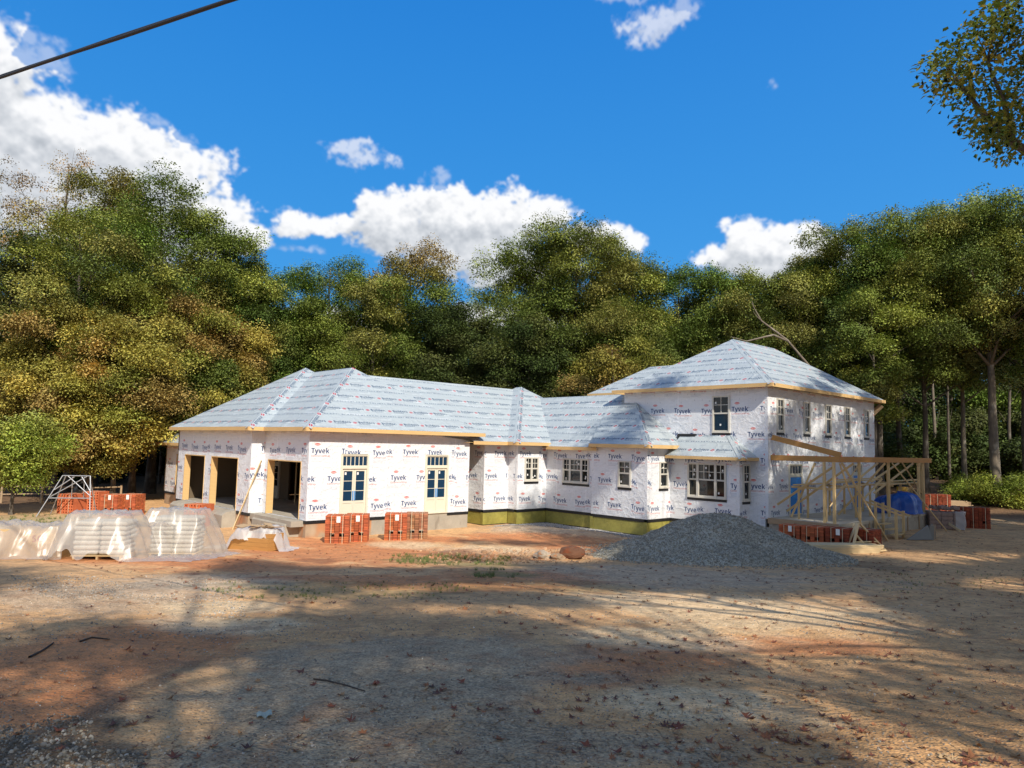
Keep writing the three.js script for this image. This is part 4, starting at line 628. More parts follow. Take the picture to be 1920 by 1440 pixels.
{
  const r = rng(21), turn = 0.12;
  const pa = bagStack(196, 1046, turn, 7, 2, 'pale grey mortar bag in the stack nearer the plywood crate', 'mortar bags beside the crate', r), pb = bagStack(332, 1041, turn, 8, 2, 'pale grey mortar bag in the stack nearer the cored brick pack', 'mortar bags beside the brick pack', r);
  const drape = (cx, cz, boxes, x0, x1, z0, z1, mat, name, label, seed, nx = 130, nz = 64) => {
    const top = (x, z) => { let h = -9; for (const [bx, bz, w, d, t] of boxes) { const dx = Math.max(0, Math.abs(x - bx) - w / 2), dz = Math.max(0, Math.abs(z - bz) - d / 2), q = Math.hypot(dx, dz); h = Math.max(h, t - q * (1.5 + 0.7 * noise(x * 3 + seed, z * 3)) - q * q * 0.8); } return h; };
    const g = grid(nx, nz, (i, j) => { const x = lerp(x0, x1, i), z = lerp(z0, z1, j), gy = groundY(x, z), t = top(x, z), fold = (1 - Math.abs(2 * fbm(x * 2.6 + seed, z * 2.0 - x * 1.1, 3) - 1)) ** 3 * 0.16 + (1 - Math.abs(2 * fbm(x * 6.1 + z * 2 + seed, z * 5.2 - x * 3, 2) - 1)) ** 4 * 0.07 + 0.02 * fbm(x * 14, z * 14 + seed, 2), edge = Math.min(1, Math.min(i, 1 - i, j, 1 - j) * 14); return [x + 0.05 * Math.sin(z * 11 + x * 3), Math.max(gy + 0.015 + fold * 0.5 * edge, t + fold * (t > gy + 0.05 ? 0.6 : 0.2) + 0.045), z + 0.05 * Math.sin(x * 9 + seed)]; });
    g.translate(-cx, -groundY(cx, cz), -cz); g.computeVertexNormals();
    return single(name, g, mat, label, 'plastic sheet', V3(cx, groundY(cx, cz), cz));
  };
  const mx = (pa.x + pb.x) / 2, mz = (pa.z + pb.z) / 2;
  drape(mx, mz, [[pa.x, pa.z, 1.42, 0.95, pa.y + 1.14], [pb.x, pb.z, 1.42, 0.95, pb.y + 1.26], [mx, mz, 1.2, 0.2, pa.y + 0.78]], pa.x - 1.6, pb.x + 1.55, Math.min(pa.z, pb.z) - 1.2, Math.max(pa.z, pb.z) + 0.95, cloudy, 'plastic_sheet', 'clear crumpled plastic sheet draped over two stacks of grey bags', 3);
  // plywood crate with red lettering
  const pc = G(58, 1044), cr = thing('plywood_crate', 'low tan plywood crate lettered in red beside the covered bags', 'crate', pc, 0.12); const cw = 1.9, ch = 0.78;
  for (const [w, h, d, x, y, z] of [[cw, ch, 0.02, 0, ch / 2, 0.45], [cw, ch, 0.02, 0, ch / 2, -0.45], [0.02, ch, 0.88, -cw / 2 + 0.012, ch / 2, 0], [0.02, ch, 0.88, cw / 2 - 0.012, ch / 2, 0], [cw, 0.02, 0.92, 0, ch + 0.012, 0]]) part('panel', box(w, h, d, x, y, z), M.ply, cr);
  const c = document.createElement('canvas'); c.width = 512; c.height = 192; const x = c.getContext('2d'); x.fillStyle = '#dcbf8e'; x.fillRect(0, 0, 512, 192); x.fillStyle = '#a8482f'; x.font = 'bold 170px sans-serif'; x.textBaseline = 'middle'; x.fillText('SC', 60, 100); const tx = new THREE.CanvasTexture(c); tx.colorSpace = THREE.SRGBColorSpace;
  part('lettering', box(0.75, 0.28, 0.004, 0.5, ch * 0.72, 0.463, false), std({ map: tx, roughness: 0.8 }), cr);
  drape(pc.x, pc.z, [[pc.x, pc.z, cw + 0.06, 0.94, pc.y + ch + 0.02]], pc.x - 1.7, pc.x + 1.25, pc.z - 0.85, pc.z + 0.95, cloudy, 'plastic_sheet', 'clear plastic sheet draped over the plywood crate with red lettering', 8, 90, 54);
  // lumber heap under plastic before the garage
  const pl = G(478, 1030), lb = thing('covered_lumber', 'short yellow beams stacked on the dirt before the garage openings', 'lumber', pl, -0.35);
  for (let j = 0; j < 4; j++) for (let i = 0; i < 4 - (j > 2 ? 1 : 0); i++) part('beam', box(1.7 - j * 0.12, 0.135, 0.2, 0.06 * j, 0.09 + j * 0.14, -0.32 + i * 0.21), M.beam, lb);
  drape(pl.x, pl.z, [[pl.x + 0.1, pl.z - 0.1, 1.3, 0.7, pl.y + 0.64]], pl.x - 1.75, pl.x + 1.3, pl.z - 1.0, pl.z + 0.42, cloudyDim, 'plastic_sheet', 'torn dusty plastic sheet over the yellow beams before the garage', 15, 90, 46);
  const rr = rng(31), cb = thing('cardboard_scraps', 'scattered tan cardboard scraps lying on the plastic over the yellow beams', 'cardboard', V3(pl.x, pl.y + 0.72, pl.z), 0), cm = std({ color: rgb(0.42, 0.29, 0.16), roughness: 0.95 });
  for (let k = 0; k < 8; k++) { const b = box(0.3 + 0.3 * rr(), 0.012, 0.22 + 0.14 * rr()); b.rotateY(rr() * 3); b.rotateX((rr() - 0.5) * 0.5); b.rotateZ((rr() - 0.5) * 0.5); part('scrap', b.translate((rr() - 0.4) * 1.3, 0.05 + 0.06 * rr(), (rr() - 0.5) * 0.5), cm, cb); }
}
// ---------------------------------------------------------------- scaffold frame and mixer on the left
{
  const p = G(126, 967), f = thing('scaffold_frame', 'splayed grey metal scaffold frame with crossed braces on the sand', 'scaffold', p, 0.15), tubes = [[[-0.35, 2.0, 0], [0.95, 2.0, 0]], [[-0.35, 2.0, 0], [-1.15, 0, 0.6]], [[-0.2, 2.0, 0], [-0.95, 0.05, -0.4]], [[0.95, 2.0, 0], [1.25, 0, 0.5]], [[0.9, 2.0, 0], [1.15, 0.02, -0.6]], [[-0.1, 1.98, 0], [1.15, 0.95, 0.2]], [[0.8, 1.98, 0], [-0.75, 0.95, 0.25]], [[-0.8, 0.9, 0.35], [1.12, 0.9, 0.25]], [[0.1, 2.0, -0.05], [0.05, 0.9, -0.2]], [[0.65, 2.0, -0.05], [0.62, 0.9, -0.2]], [[-0.6, 1.3, 0.2], [0.2, 1.95, 0]], [[1.1, 1.2, 0.2], [0.55, 1.95, 0]]];
  for (const [a, b] of tubes) part('tube', rod(a, b, 0.026, 0.026, 7), M.steel, f);
  const q = G(146, 952), m = thing('concrete_mixer', 'dark drum concrete mixer standing inside the metal scaffold frame', 'mixer', V3(q.x - 0.1, q.y, q.z - 0.5), 0.5);
  const pts = [[0.03, 0], [0.36, 0.05], [0.46, 0.32], [0.44, 0.6], [0.28, 0.88], [0.25, 0.9]].map((k) => new THREE.Vector2(...k)); part('drum', new THREE.LatheGeometry(pts, 18).rotateX(0.9).translate(0, 0.62, -0.1), std({ color: rgb(0.09, 0.085, 0.08), roughness: 0.6, metalness: 0.3 }), m);
  for (const s of [-0.4, 0.4]) part('wheel', new THREE.TorusGeometry(0.2, 0.06, 8, 18).rotateY(Math.PI / 2).translate(s, 0.26, -0.4), M.dark, m); part('yoke', merge([rod([-0.5, 0, 0.5], [-0.5, 1.0, 0], 0.03), rod([0.5, 0, 0.5], [0.5, 1.0, 0], 0.03), rod([-0.5, 1.0, 0], [0.5, 1.0, 0], 0.03)]), M.dark, m);
  const fp = [[2, 940], [42, 938], [90, 934]].map(([x, y]) => atZ(x, y, 42)); const fe = thing('rail_fence', 'weathered split rail fence at the edge of the dark woods', 'fence', V3(fp[0].x, groundY(fp[0].x, fp[0].z), fp[0].z)); const o = fe.position;
  for (let k = -1; k < 4; k++) { const x = k * 2.2, z = -k * 0.25, gy = groundY(o.x + x, o.z + z) - o.y; part('post', rod([x, gy - 0.1, z], [x, gy + 1.1, z], 0.07, 0.06, 7), M.old, fe); if (k < 3) for (const h of [0.5, 0.95]) part('rail', rod([x, gy + h, z], [x + 2.2, groundY(o.x + x + 2.2, o.z + z - 0.25) - o.y + h + 0.05, z - 0.25], 0.045, 0.04, 6), M.old, fe); }
}
// ---------------------------------------------------------------- gravel pile, backfill, boulder
const stoneMat = std({ color: rgb(1, 1, 1), roughness: 0.95 });
function stoneGeo(seed) { const g = new THREE.IcosahedronGeometry(1, 0), p = g.attributes.position, m = new Map(), r = rng(seed); for (let i = 0; i < p.count; i++) { const k = [p.getX(i), p.getY(i), p.getZ(i)].map((v) => v.toFixed(2)).join(); if (!m.has(k)) m.set(k, 0.7 + 0.5 * r()); const s = m.get(k); p.setXYZ(i, p.getX(i) * s, p.getY(i) * s * 0.72, p.getZ(i) * s); } g.computeVertexNormals(); return g; }
function scatter(name, geo, mat, list, kind = 'stuff', parent = scene) {     // list of [x, y, z, size, rx, ry, rz, r, g, b]
  const m = new THREE.InstancedMesh(geo, mat, list.length), q = new THREE.Object3D(), c = new THREE.Color(); m.name = parent === scene ? numbered(name) : name;
  list.forEach((a, i) => { q.position.set(a[0], a[1], a[2]); q.scale.setScalar(a[3]); q.rotation.set(a[4], a[5], a[6]); q.updateMatrix(); m.setMatrixAt(i, q.matrix); m.setColorAt(i, c.setRGB(a[7], a[8], a[9])); });
  m.userData.kind = kind; m.castShadow = m.receiveShadow = true; parent.add(m); return m;
}
const stone1 = stoneGeo(4), stone2 = stoneGeo(9);
{
  const c = G(1350, 1046), cx = c.x - 0.1, cz = c.z - 0.9, r = rng(14);
  const H = (x, z) => { const dx = (x - cx) / 3.9, dz = (z - cz) / 3.8, a = Math.atan2(dz, dx), R = 1 + 0.10 * Math.sin(a * 3 + 1) + 0.07 * Math.sin(a * 5) + (dx < 0 ? 0.16 * (dx / Math.hypot(dx, dz)) ** 2 : 0), d = Math.hypot(dx - (dx > 0 ? 0.02 : 0.08), dz) / R, ridge = 0.08 * Math.exp(-(((x - cx - 2.0) / 1.3) ** 2) - ((z - cz) / 1) ** 2); const cone = 1.24 * Math.exp(-Math.pow(d / 0.74, 2.3)); const toe = 0.16 * Math.max(0, 1.35 - d) ** 2; return cone + toe + ridge + ((fbm(x * 1.1, z * 1.1, 4) - 0.5) * 0.34 - 0.10 * Math.exp(-(((x - cx + 1.4) / 0.8) ** 2) - ((z - cz - 1.3) / 0.7) ** 2)) * sstep(1.3, 0.8, d) - 0.03 - sstep(0.98, 1.22, d) * 0.35; };
  const base = groundY(cx, cz), pile = thing('gravel_pile', 'large cone of grey crushed stone heaped on the dirt before the house', 'gravel pile', [cx, base, cz]);
  const gtex = dataTex(512, 512, (u, v, o) => { const a = tnoise(u, v, 128, 1), b = tnoise(u, v, 64, 5), n = tfbm(u, v, 5, 3, 9), k = 0.14 + 0.24 * a + 0.12 * b + 0.14 * n; o[0] = k * 1.16; o[1] = k * 1.05; o[2] = k * 0.80; });
  part('mound', grid(110, 110, (i, j) => { const x = cx + (i - 0.5) * 11, z = cz + (j - 0.5) * 11; return [x - cx, groundY(x, z) + H(x, z) - base, z - cz]; }, (p) => [p[0] / 2.2, p[2] / 2.2]), std({ map: gtex, roughness: 1, bumpMap: gtex, bumpScale: 0.08 }), pile).geometry.scale(1, 1, 1);
  pile.children[0].geometry.index.array.reverse?.(); pile.children[0].geometry.computeVertexNormals();
  const list = []; for (let k = 0; k < 26000; k++) { const a = r() * TAU, d = Math.sqrt(r()) * 5.0, x = cx + Math.cos(a) * d, z = cz + Math.sin(a) * d, h = H(x, z); if (h < 0.0 && r() < 0.85) continue; const t = 0.19 + 0.32 * r() * r() + (r() < 0.1 ? 0.12 : 0); list.push([x - cx, groundY(x, z) + Math.max(h, 0) - base + 0.008, z - cz, 0.020 + 0.05 * r() * r() * r(), r() * 6, r() * 6, r() * 6, t * 1.16, t * 1.05, t * 0.80]); }
  scatter('stones', stone1, stoneMat, list, 'stuff', pile);
  // backfill stone along the crawl-space wall
  const fill = []; for (let k = 0; k < 5200; k++) { const t = r(), e = r() * r() * 1.5, u = t < 0.35 ? lerp(24, 27.9, t / 0.35) : 27.6 - e * 0.9, v = t < 0.35 ? 26.7 - e * 1.1 : lerp(26.8, 20, (t - 0.35) / 0.65), p = uvw(u, 0, v), q = 0.2 + 0.25 * r(); fill.push([p.x, groundY(p.x, p.z) + 0.012, p.z, 0.018 + 0.022 * r(), r() * 6, r() * 6, r() * 6, q, q * 0.97, q * 0.92]); }
  scatter('backfill_gravel', stone2, stoneMat, fill);
  // boulder and clods of clay
  const rock = (px, py, s, label, col, seed) => { const g = new THREE.IcosahedronGeometry(1, 4), p = g.attributes.position; for (let i = 0; i < p.count; i++) { const x = p.getX(i), y = p.getY(i), z = p.getZ(i), n = 0.6 + 0.7 * fbm(x * 1.5 + seed, y * 1.5 + z * 1.3, 5) + 0.16 * fbm(x * 6 + seed, z * 6 + y * 5, 2); p.setXYZ(i, x * n * 1.45, y * n * 0.8 + 0.36, z * n); } g.scale(s, s, s); g.computeVertexNormals(); return single('boulder', g, std({ map: repeated(clayTex, 3, 3), color: rgb(...col), roughness: 1 }), label, 'rock', G(px, py)); };
  rock(1072, 1046, 0.30, 'dark red clay boulder lying left of the gravel pile', [0.34, 0.2, 0.15], 2); rock(1046, 1048, 0.16, 'small clay clod at the foot of the dark red boulder', [0.8, 0.75, 0.7], 5); rock(1018, 1046, 0.2, 'tan rock in the loose dirt farther from the gravel pile', [1.1, 1.2, 1.3], 8);
  const clods = []; for (let k = 0; k < 420; k++) { const px = 960 + (r() + r() - 1) * 190, py = 1043 + (r() - 0.5) * 26, p = G(px, py), q = 0.25 + 0.25 * r(); clods.push([p.x, p.y + 0.01, p.z, 0.03 + 0.09 * r() * r() * r(), r() * 6, r() * 6, r() * 6, q * 1.2, q * 0.75, q * 0.42]); }
  scatter('dirt_clods', stone2, stoneMat, clods);
}
// ---------------------------------------------------------------- pebbles, fallen leaves, sticks, grass
const leafTints = [[0.21, 0.065, 0.03], [0.17, 0.055, 0.03], [0.30, 0.12, 0.045], [0.34, 0.19, 0.08], [0.11, 0.045, 0.03], [0.40, 0.27, 0.14], [0.24, 0.09, 0.035]];
function leafGeo(seed) {                              // lobed leaf, cupped as it dried
  const r = rng(seed), pts = [], n = 3 + (seed % 4), nar = seed % 3 === 0 ? 0.6 : 1; for (let k = 0; k <= n * 2; k++) { const a = -0.5 * Math.PI + 0.35 + k / (n * 2) * (TAU - 0.7), R = k % 2 ? 0.42 + 0.1 * r() : 0.85 + 0.3 * r(); pts.push([Math.cos(a) * R * nar, Math.sin(a) * R]); }
  const pos = [], idx = [], curl = 0.25 + 0.9 * r(), tw = (r() - 0.5) * 0.6; pos.push(0, 0, 0); for (const [x, y] of pts) pos.push(x * (1 - 0.15 * curl), (x * x + y * y * 0.5) * curl * 0.55 + x * y * tw, y); for (let k = 1; k < pts.length; k++) idx.push(0, k + 1, k);
  pos.push(-0.03, 0.0, 0.1, 0.03, 0.0, 0.1, 0.02, 0.12, 1.25); const b = pts.length + 1; idx.push(b, b + 1, b + 2);
  const g = new THREE.BufferGeometry(); g.setAttribute('position', new THREE.Float32BufferAttribute(pos, 3)); g.setIndex(idx); const u = g.toNonIndexed(); u.computeVertexNormals(); u.setAttribute('uv', new THREE.Float32BufferAttribute(new Float32Array(u.attributes.position.count * 2), 2)); return u;
}
{
  const r = rng(71), geos = [1, 2, 3, 4, 5, 6, 7, 8].map(leafGeo), mats = leafTints.map((c) => std({ color: rgb(...c), roughness: 0.8 })), all = [];
  for (let k = 0; k < 1500; k++) {
    const py = 1075 + 365 * Math.pow(r(), 1.15), px = r() * 1960 - 20, dens = px > 1050 ? 1 : px < 380 && py < 1320 ? 0.45 : 0.32; if (r() > dens) continue;
    const c = r() < 0.3 && all.length ? all[Math.floor(r() * all.length)] : null, p = c ? V3(c.p.x + (r() - 0.5) * 0.35, 0, c.p.z + (r() - 0.5) * 0.35) : G(px, py); p.y = groundY(p.x, p.z);
    all.push({ p, s: 0.022 + 0.04 * r(), d: -p.z, t: Math.floor(r() * 7) });
  }
  all.sort((a, b) => b.s / b.d - a.s / a.d);
  const rest = [];
  all.forEach((a, i) => {
    if (i < 300) { const m = single('fallen_leaf', geos[i % 8], mats[a.t], 'dry brown fallen leaf lying on the open dirt of the yard', 'leaf', V3(a.p.x, a.p.y + 0.010, a.p.z), r() * TAU, 'fallen leaves on the dirt'); m.scale.setScalar(a.s); m.rotation.set((r() - 0.5) * 0.5, r() * TAU, (r() - 0.5) * 0.5, 'YXZ'); }
    else rest.push([a.p.x, a.p.y + 0.012, a.p.z, a.s, (r() - 0.5) * 0.6, r() * 6, (r() - 0.5) * 0.6, ...leafTints[a.t]]);
  });
  for (let k = 0; k < 2600; k++) { const right = r() < 0.6, x = right ? 6 + 30 * r() : -26 + 40 * r(), z = right ? -16 - 34 * r() : -12 - 16 * r(); if (z < -44 && x < 15) continue; const t = leafTints[Math.floor(r() * 7)]; rest.push([x, groundY(x, z) + 0.012, z, 0.04 + 0.03 * r(), (r() - 0.5) * 0.6, r() * 6, (r() - 0.5) * 0.6, ...t]); }
  scatter('leaf_litter', geos[1], std({ color: rgb(1, 1, 1), roughness: 0.8 }), rest);
  const peb = [];
  for (let k = 0; k < 16000; k++) { const near = r() < 0.62, px = r() * 2000 - 40, py = near ? 1180 + 300 * r() : 1070 + 130 * r(), p = G(px, py), grav = fbm(p.x * 0.9 + 4, p.z * 0.9, 3); if (r() > 0.25 + 1.5 * Math.max(0, grav - 0.38)) continue; const t = 0.16 + 0.34 * r() * r(), w = r() < 0.15 ? 1.6 : 1; peb.push([p.x, p.y + 0.006, p.z, (near ? 0.005 : 0.009) + 0.014 * r() * r() * r(), r() * 6, r() * 6, r() * 6, t * 1.05 * w, t * 0.92 * w, t * 0.74 * w]); }
  for (let k = 0; k < 1500; k++) { const px = r() * 300, py = 1335 + r() * 115, p = G(px, py), t = 0.10 + 0.5 * r() * r(); if (Math.hypot((px - 80) / 200, (py - 1420) / 70) + (fbm(p.x * 2.2, p.z * 2.2, 3) - 0.5) * 1.2 > 0.9) continue; peb.push([p.x, p.y + 0.006, p.z, 0.006 + 0.016 * r() * r(), r() * 6, r() * 6, r() * 6, t, t * 0.9, t * 0.72]); }
  for (let k = 0; k < 3000; k++) { const px = 20 + r() * 440, py = 1080 + r() * 80, p = G(px, py), t = 0.18 + 0.28 * r(); if (fbm(p.x * 0.8 + 70, p.z * 0.8, 4) < 0.5) continue; peb.push([p.x, p.y + 0.008, p.z, 0.008 + 0.013 * r() * r(), r() * 6, r() * 6, r() * 6, t * 1.05, t * 0.94, t * 0.78]); }
  scatter('pebbles', stone1, stoneMat, peb);
  const bits = []; for (let k = 0; k < 5200; k++) { const px = r() * 2000 - 40, py = 1150 + 300 * Math.pow(r(), 0.8), p = G(px, py), c = leafTints[Math.floor(r() * 7)], v = 0.5 + 0.5 * r(); bits.push([p.x, p.y + 0.007, p.z, 0.004 + 0.010 * r() * r(), (r() - 0.5) * 0.8, r() * 6, (r() - 0.5) * 0.8, c[0] * v, c[1] * v, c[2] * v]); }
  scatter('leaf_fragments', geos[3], std({ color: rgb(1, 1, 1), roughness: 0.9 }), bits);
  const stick = (list, rad, label, name = 'twig') => { const pts = list.map(([x, y]) => { const p = G(x, y); p.y += 0.014; return p; }), o = pts[0].clone(); single(name, taperTube(pts.map((p) => p.clone().sub(o)), pts.map((_, i) => rad * (1 - 0.5 * i / pts.length)), 6), std({ color: rgb(0.06, 0.042, 0.03), roughness: 0.9 }), label, 'twig', o); };
  stick([[588, 1276], [612, 1279], [648, 1288], [684, 1299]], 0.008, 'thin dark twig lying on the grey gravel in the open yard'); stick([[55, 1235], [80, 1222], [100, 1208]], 0.013, 'short thick stick lying on orange dirt near the dark soil'); stick([[150, 1205], [172, 1198], [205, 1201]], 0.01, 'bent twig lying on the dark patch of twigs');
  const lp = G(495, 1346); const cl = single('crumpled_wrapper', grid(7, 5, (i, j) => [(i - 0.5) * 0.11, 0.01 + 0.035 * fbm(i * 4, j * 4, 2) + 0.01 * Math.sin(i * 9), (j - 0.5) * 0.09]), std({ color: rgb(0.30, 0.36, 0.32), roughness: 0.7 }), 'pale green crumpled scrap lying on the grey ground', 'litter', lp, 0.4);
  // grass tufts
  const blade = new THREE.BufferGeometry(); { const pos = [], rr = rng(5); for (let k = 0; k < 16; k++) { const a = rr() * TAU, l = 0.5 + 0.6 * rr(), x = (rr() - 0.5) * 0.5, z = (rr() - 0.5) * 0.5, w = 0.035; pos.push(x - w * Math.sin(a), 0, z + w * Math.cos(a), x + w * Math.sin(a), 0, z - w * Math.cos(a), x + Math.cos(a) * l * 0.6, l, z + Math.sin(a) * l * 0.6); } blade.setAttribute('position', new THREE.Float32BufferAttribute(pos, 3)); blade.computeVertexNormals(); blade.setAttribute('uv', new THREE.Float32BufferAttribute(new Float32Array(96), 2)); }
  const tufts = []; const sow = (n, px0, px1, py0, py1, s) => { for (let k = 0; k < n; k++) { const px = lerp(px0, px1, r()), py = lerp(py0, py1, r()), p = G(px, py); if (fbm(p.x * 1.4 + 20, p.z * 1.4, 3) < 0.47) continue; const t = 0.7 + 0.6 * r(); tufts.push([p.x, p.y, p.z, s * (0.6 + 0.8 * r()), 0, r() * 6, 0, 0.13 * t, 0.17 * t, 0.045 * t]); } };
  sow(500, 730, 960, 1040, 1060, 0.10); sow(300, 890, 1000, 1068, 1084, 0.08); sow(500, 380, 900, 1092, 1125, 0.05); sow(420, 0, 180, 965, 990, 0.10); sow(250, 1650, 1920, 1060, 1120, 0.05);
  scatter('grass_tufts', blade, std({ color: rgb(1, 1, 1), roughness: 0.9 }), tufts);
}
// ---------------------------------------------------------------- overhead cable
{
  const a = atZ(0, 145, 9.5), b = atZ(435, 0, 6.6), d = b.clone().sub(a), p0 = a.clone().addScaledVector(d, -3.2), p1 = b.clone().addScaledVector(d, 3.4), pts = []; for (let k = 0; k <= 40; k++) { const t = k / 40, p = p0.clone().lerp(p1, t); p.y -= 0; pts.push(p); }
  const ym = groundY(p0.x, p0.z); const w = thing('overhead_cable', 'thick black twisted cable strung across the sky above the yard', 'cable', p0), twist = (o) => pts.map((p, k) => p.clone().sub(p0).add(V3(Math.sin(k * 2 + o) * 0.004, Math.cos(k * 2 + o) * 0.004, 0)));
  const cm = std({ color: rgb(0.012, 0.012, 0.013), roughness: 0.6 }); part('strand', taperTube(twist(0), pts.map(() => 0.021), 8), cm, w); part('strand', taperTube(twist(3.1).map((p) => p.add(V3(0, 0.018, 0))), pts.map(() => 0.012), 6), cm, w);
  for (const [p, l] of [[p0, 'wooden utility pole holding one end of the black cable by the woods'], [p1, 'wooden utility pole holding the black cable beside the road']]) { const gy = groundY(p.x, p.z); single('utility_pole', new THREE.CylinderGeometry(0.13, 0.19, p.y - gy + 0.6, 12).translate(0.14, (p.y - gy + 0.6) / 2, 0.14), M.old, l, 'pole', V3(p.x, gy, p.z)); }
}
// ---------------------------------------------------------------- trees
const barkTex = dataTex(256, 512, (u, v, o) => { const n = tfbm(u, v, 6, 4, 3), ridge = Math.abs(2 * tnoise(u, v * 0.34, 24, 14) - 1), k = 0.55 + 0.5 * n + 0.35 * (ridge - 0.4), pale = sstep(0.5, 0.8, tfbm(u, v, 9, 4, 50)); o[0] = lerp(0.13, 0.22, pale) * k; o[1] = lerp(0.105, 0.195, pale) * k; o[2] = lerp(0.08, 0.16, pale) * k; });
const bark = std({ map: repeated(barkTex, 1, 0.35), roughness: 0.95, bumpMap: repeated(barkTex, 1, 0.35), bumpScale: 0.06 }), paleBark = std({ map: repeated(barkTex, 1, 0.35), color: rgb(1.7, 1.7, 1.65), roughness: 0.9 });
const leafMat = new THREE.MeshPhysicalMaterial({ color: rgb(1, 1, 1), roughness: 0.72, transmission: 0.28, thickness: 0, specularIntensity: 0.35 });
function clumpGeo(seed, n = 30, size = 0.19, spread = 0.62, narrow = 0.62) {   // a spray of leaves at the end of a twig
  const r = rng(seed), pos = [], nor = [];
  for (let k = 0; k < n; k++) {
    const th = r() * TAU, c = 2 * r() - 1, R = spread * Math.pow(r(), 0.45), s = Math.sqrt(1 - c * c), o = V3(Math.cos(th) * s * R, c * R * 0.75, Math.sin(th) * s * R);
    const d = V3(r() - 0.5, r() * 0.5 - 0.42, r() - 0.5).addScaledVector(o, 0.7).normalize(), up = V3(r() - 0.5, 1.1, r() - 0.5).normalize(), side = V3().crossVectors(d, up).normalize(), n2 = V3().crossVectors(side, d), L = size * (0.7 + 0.6 * r()), w = L * narrow * 0.5;
    const A = o, B = o.clone().addScaledVector(d, L), l = o.clone().addScaledVector(d, L * 0.45).addScaledVector(side, w).addScaledVector(n2, L * 0.10), q = o.clone().addScaledVector(d, L * 0.45).addScaledVector(side, -w).addScaledVector(n2, L * 0.10);
    for (const p of [A, l, B, A, B, q]) pos.push(p.x, p.y, p.z);
  }
  const g = new THREE.BufferGeometry(); g.setAttribute('position', new THREE.Float32BufferAttribute(pos, 3)); g.computeVertexNormals();
  const N = g.attributes.normal, P = g.attributes.position, a = V3(), b = V3(); for (let i = 0; i < N.count; i++) { a.fromBufferAttribute(N, i); b.fromBufferAttribute(P, i).add(V3(0, 0.22, 0)).normalize(); if (a.dot(b) < 0) a.negate(); a.multiplyScalar(0.55).addScaledVector(b, 0.45).normalize(); N.setXYZ(i, a.x, a.y, a.z); }
  return g;
}
const clumps = [1, 2, 3].map((s) => clumpGeo(s, 62, 0.132, 0.66)), fineClumps = [4, 5].map((s) => clumpGeo(s, 44, 0.11, 0.5)), bigClumps = [6, 7].map((s) => clumpGeo(s, 46, 0.2, 0.82)), sprayClump = clumpGeo(8, 16, 0.2, 0.6);
const PAL = {
  green: [[0.163, 0.240, 0.039], [0.208, 0.273, 0.049], [0.130, 0.202, 0.036], [0.260, 0.293, 0.058]],
  olive: [[0.246, 0.293, 0.052], [0.309, 0.338, 0.062], [0.183, 0.234, 0.044], [0.343, 0.338, 0.078]],
  rust: [[0.429, 0.319, 0.098], [0.494, 0.358, 0.111], [0.351, 0.305, 0.072], [0.286, 0.286, 0.058], [0.455, 0.293, 0.098]],
  gold: [[0.403, 0.358, 0.072], [0.455, 0.377, 0.078], [0.299, 0.305, 0.055], [0.468, 0.338, 0.098]],
  dark: [[0.065, 0.100, 0.020], [0.085, 0.120, 0.025], [0.110, 0.130, 0.030]],
  lime: [[0.377, 0.429, 0.072], [0.299, 0.370, 0.058], [0.442, 0.468, 0.091]],
  pale: [[0.312, 0.377, 0.117], [0.364, 0.416, 0.156], [0.260, 0.332, 0.091]],
};
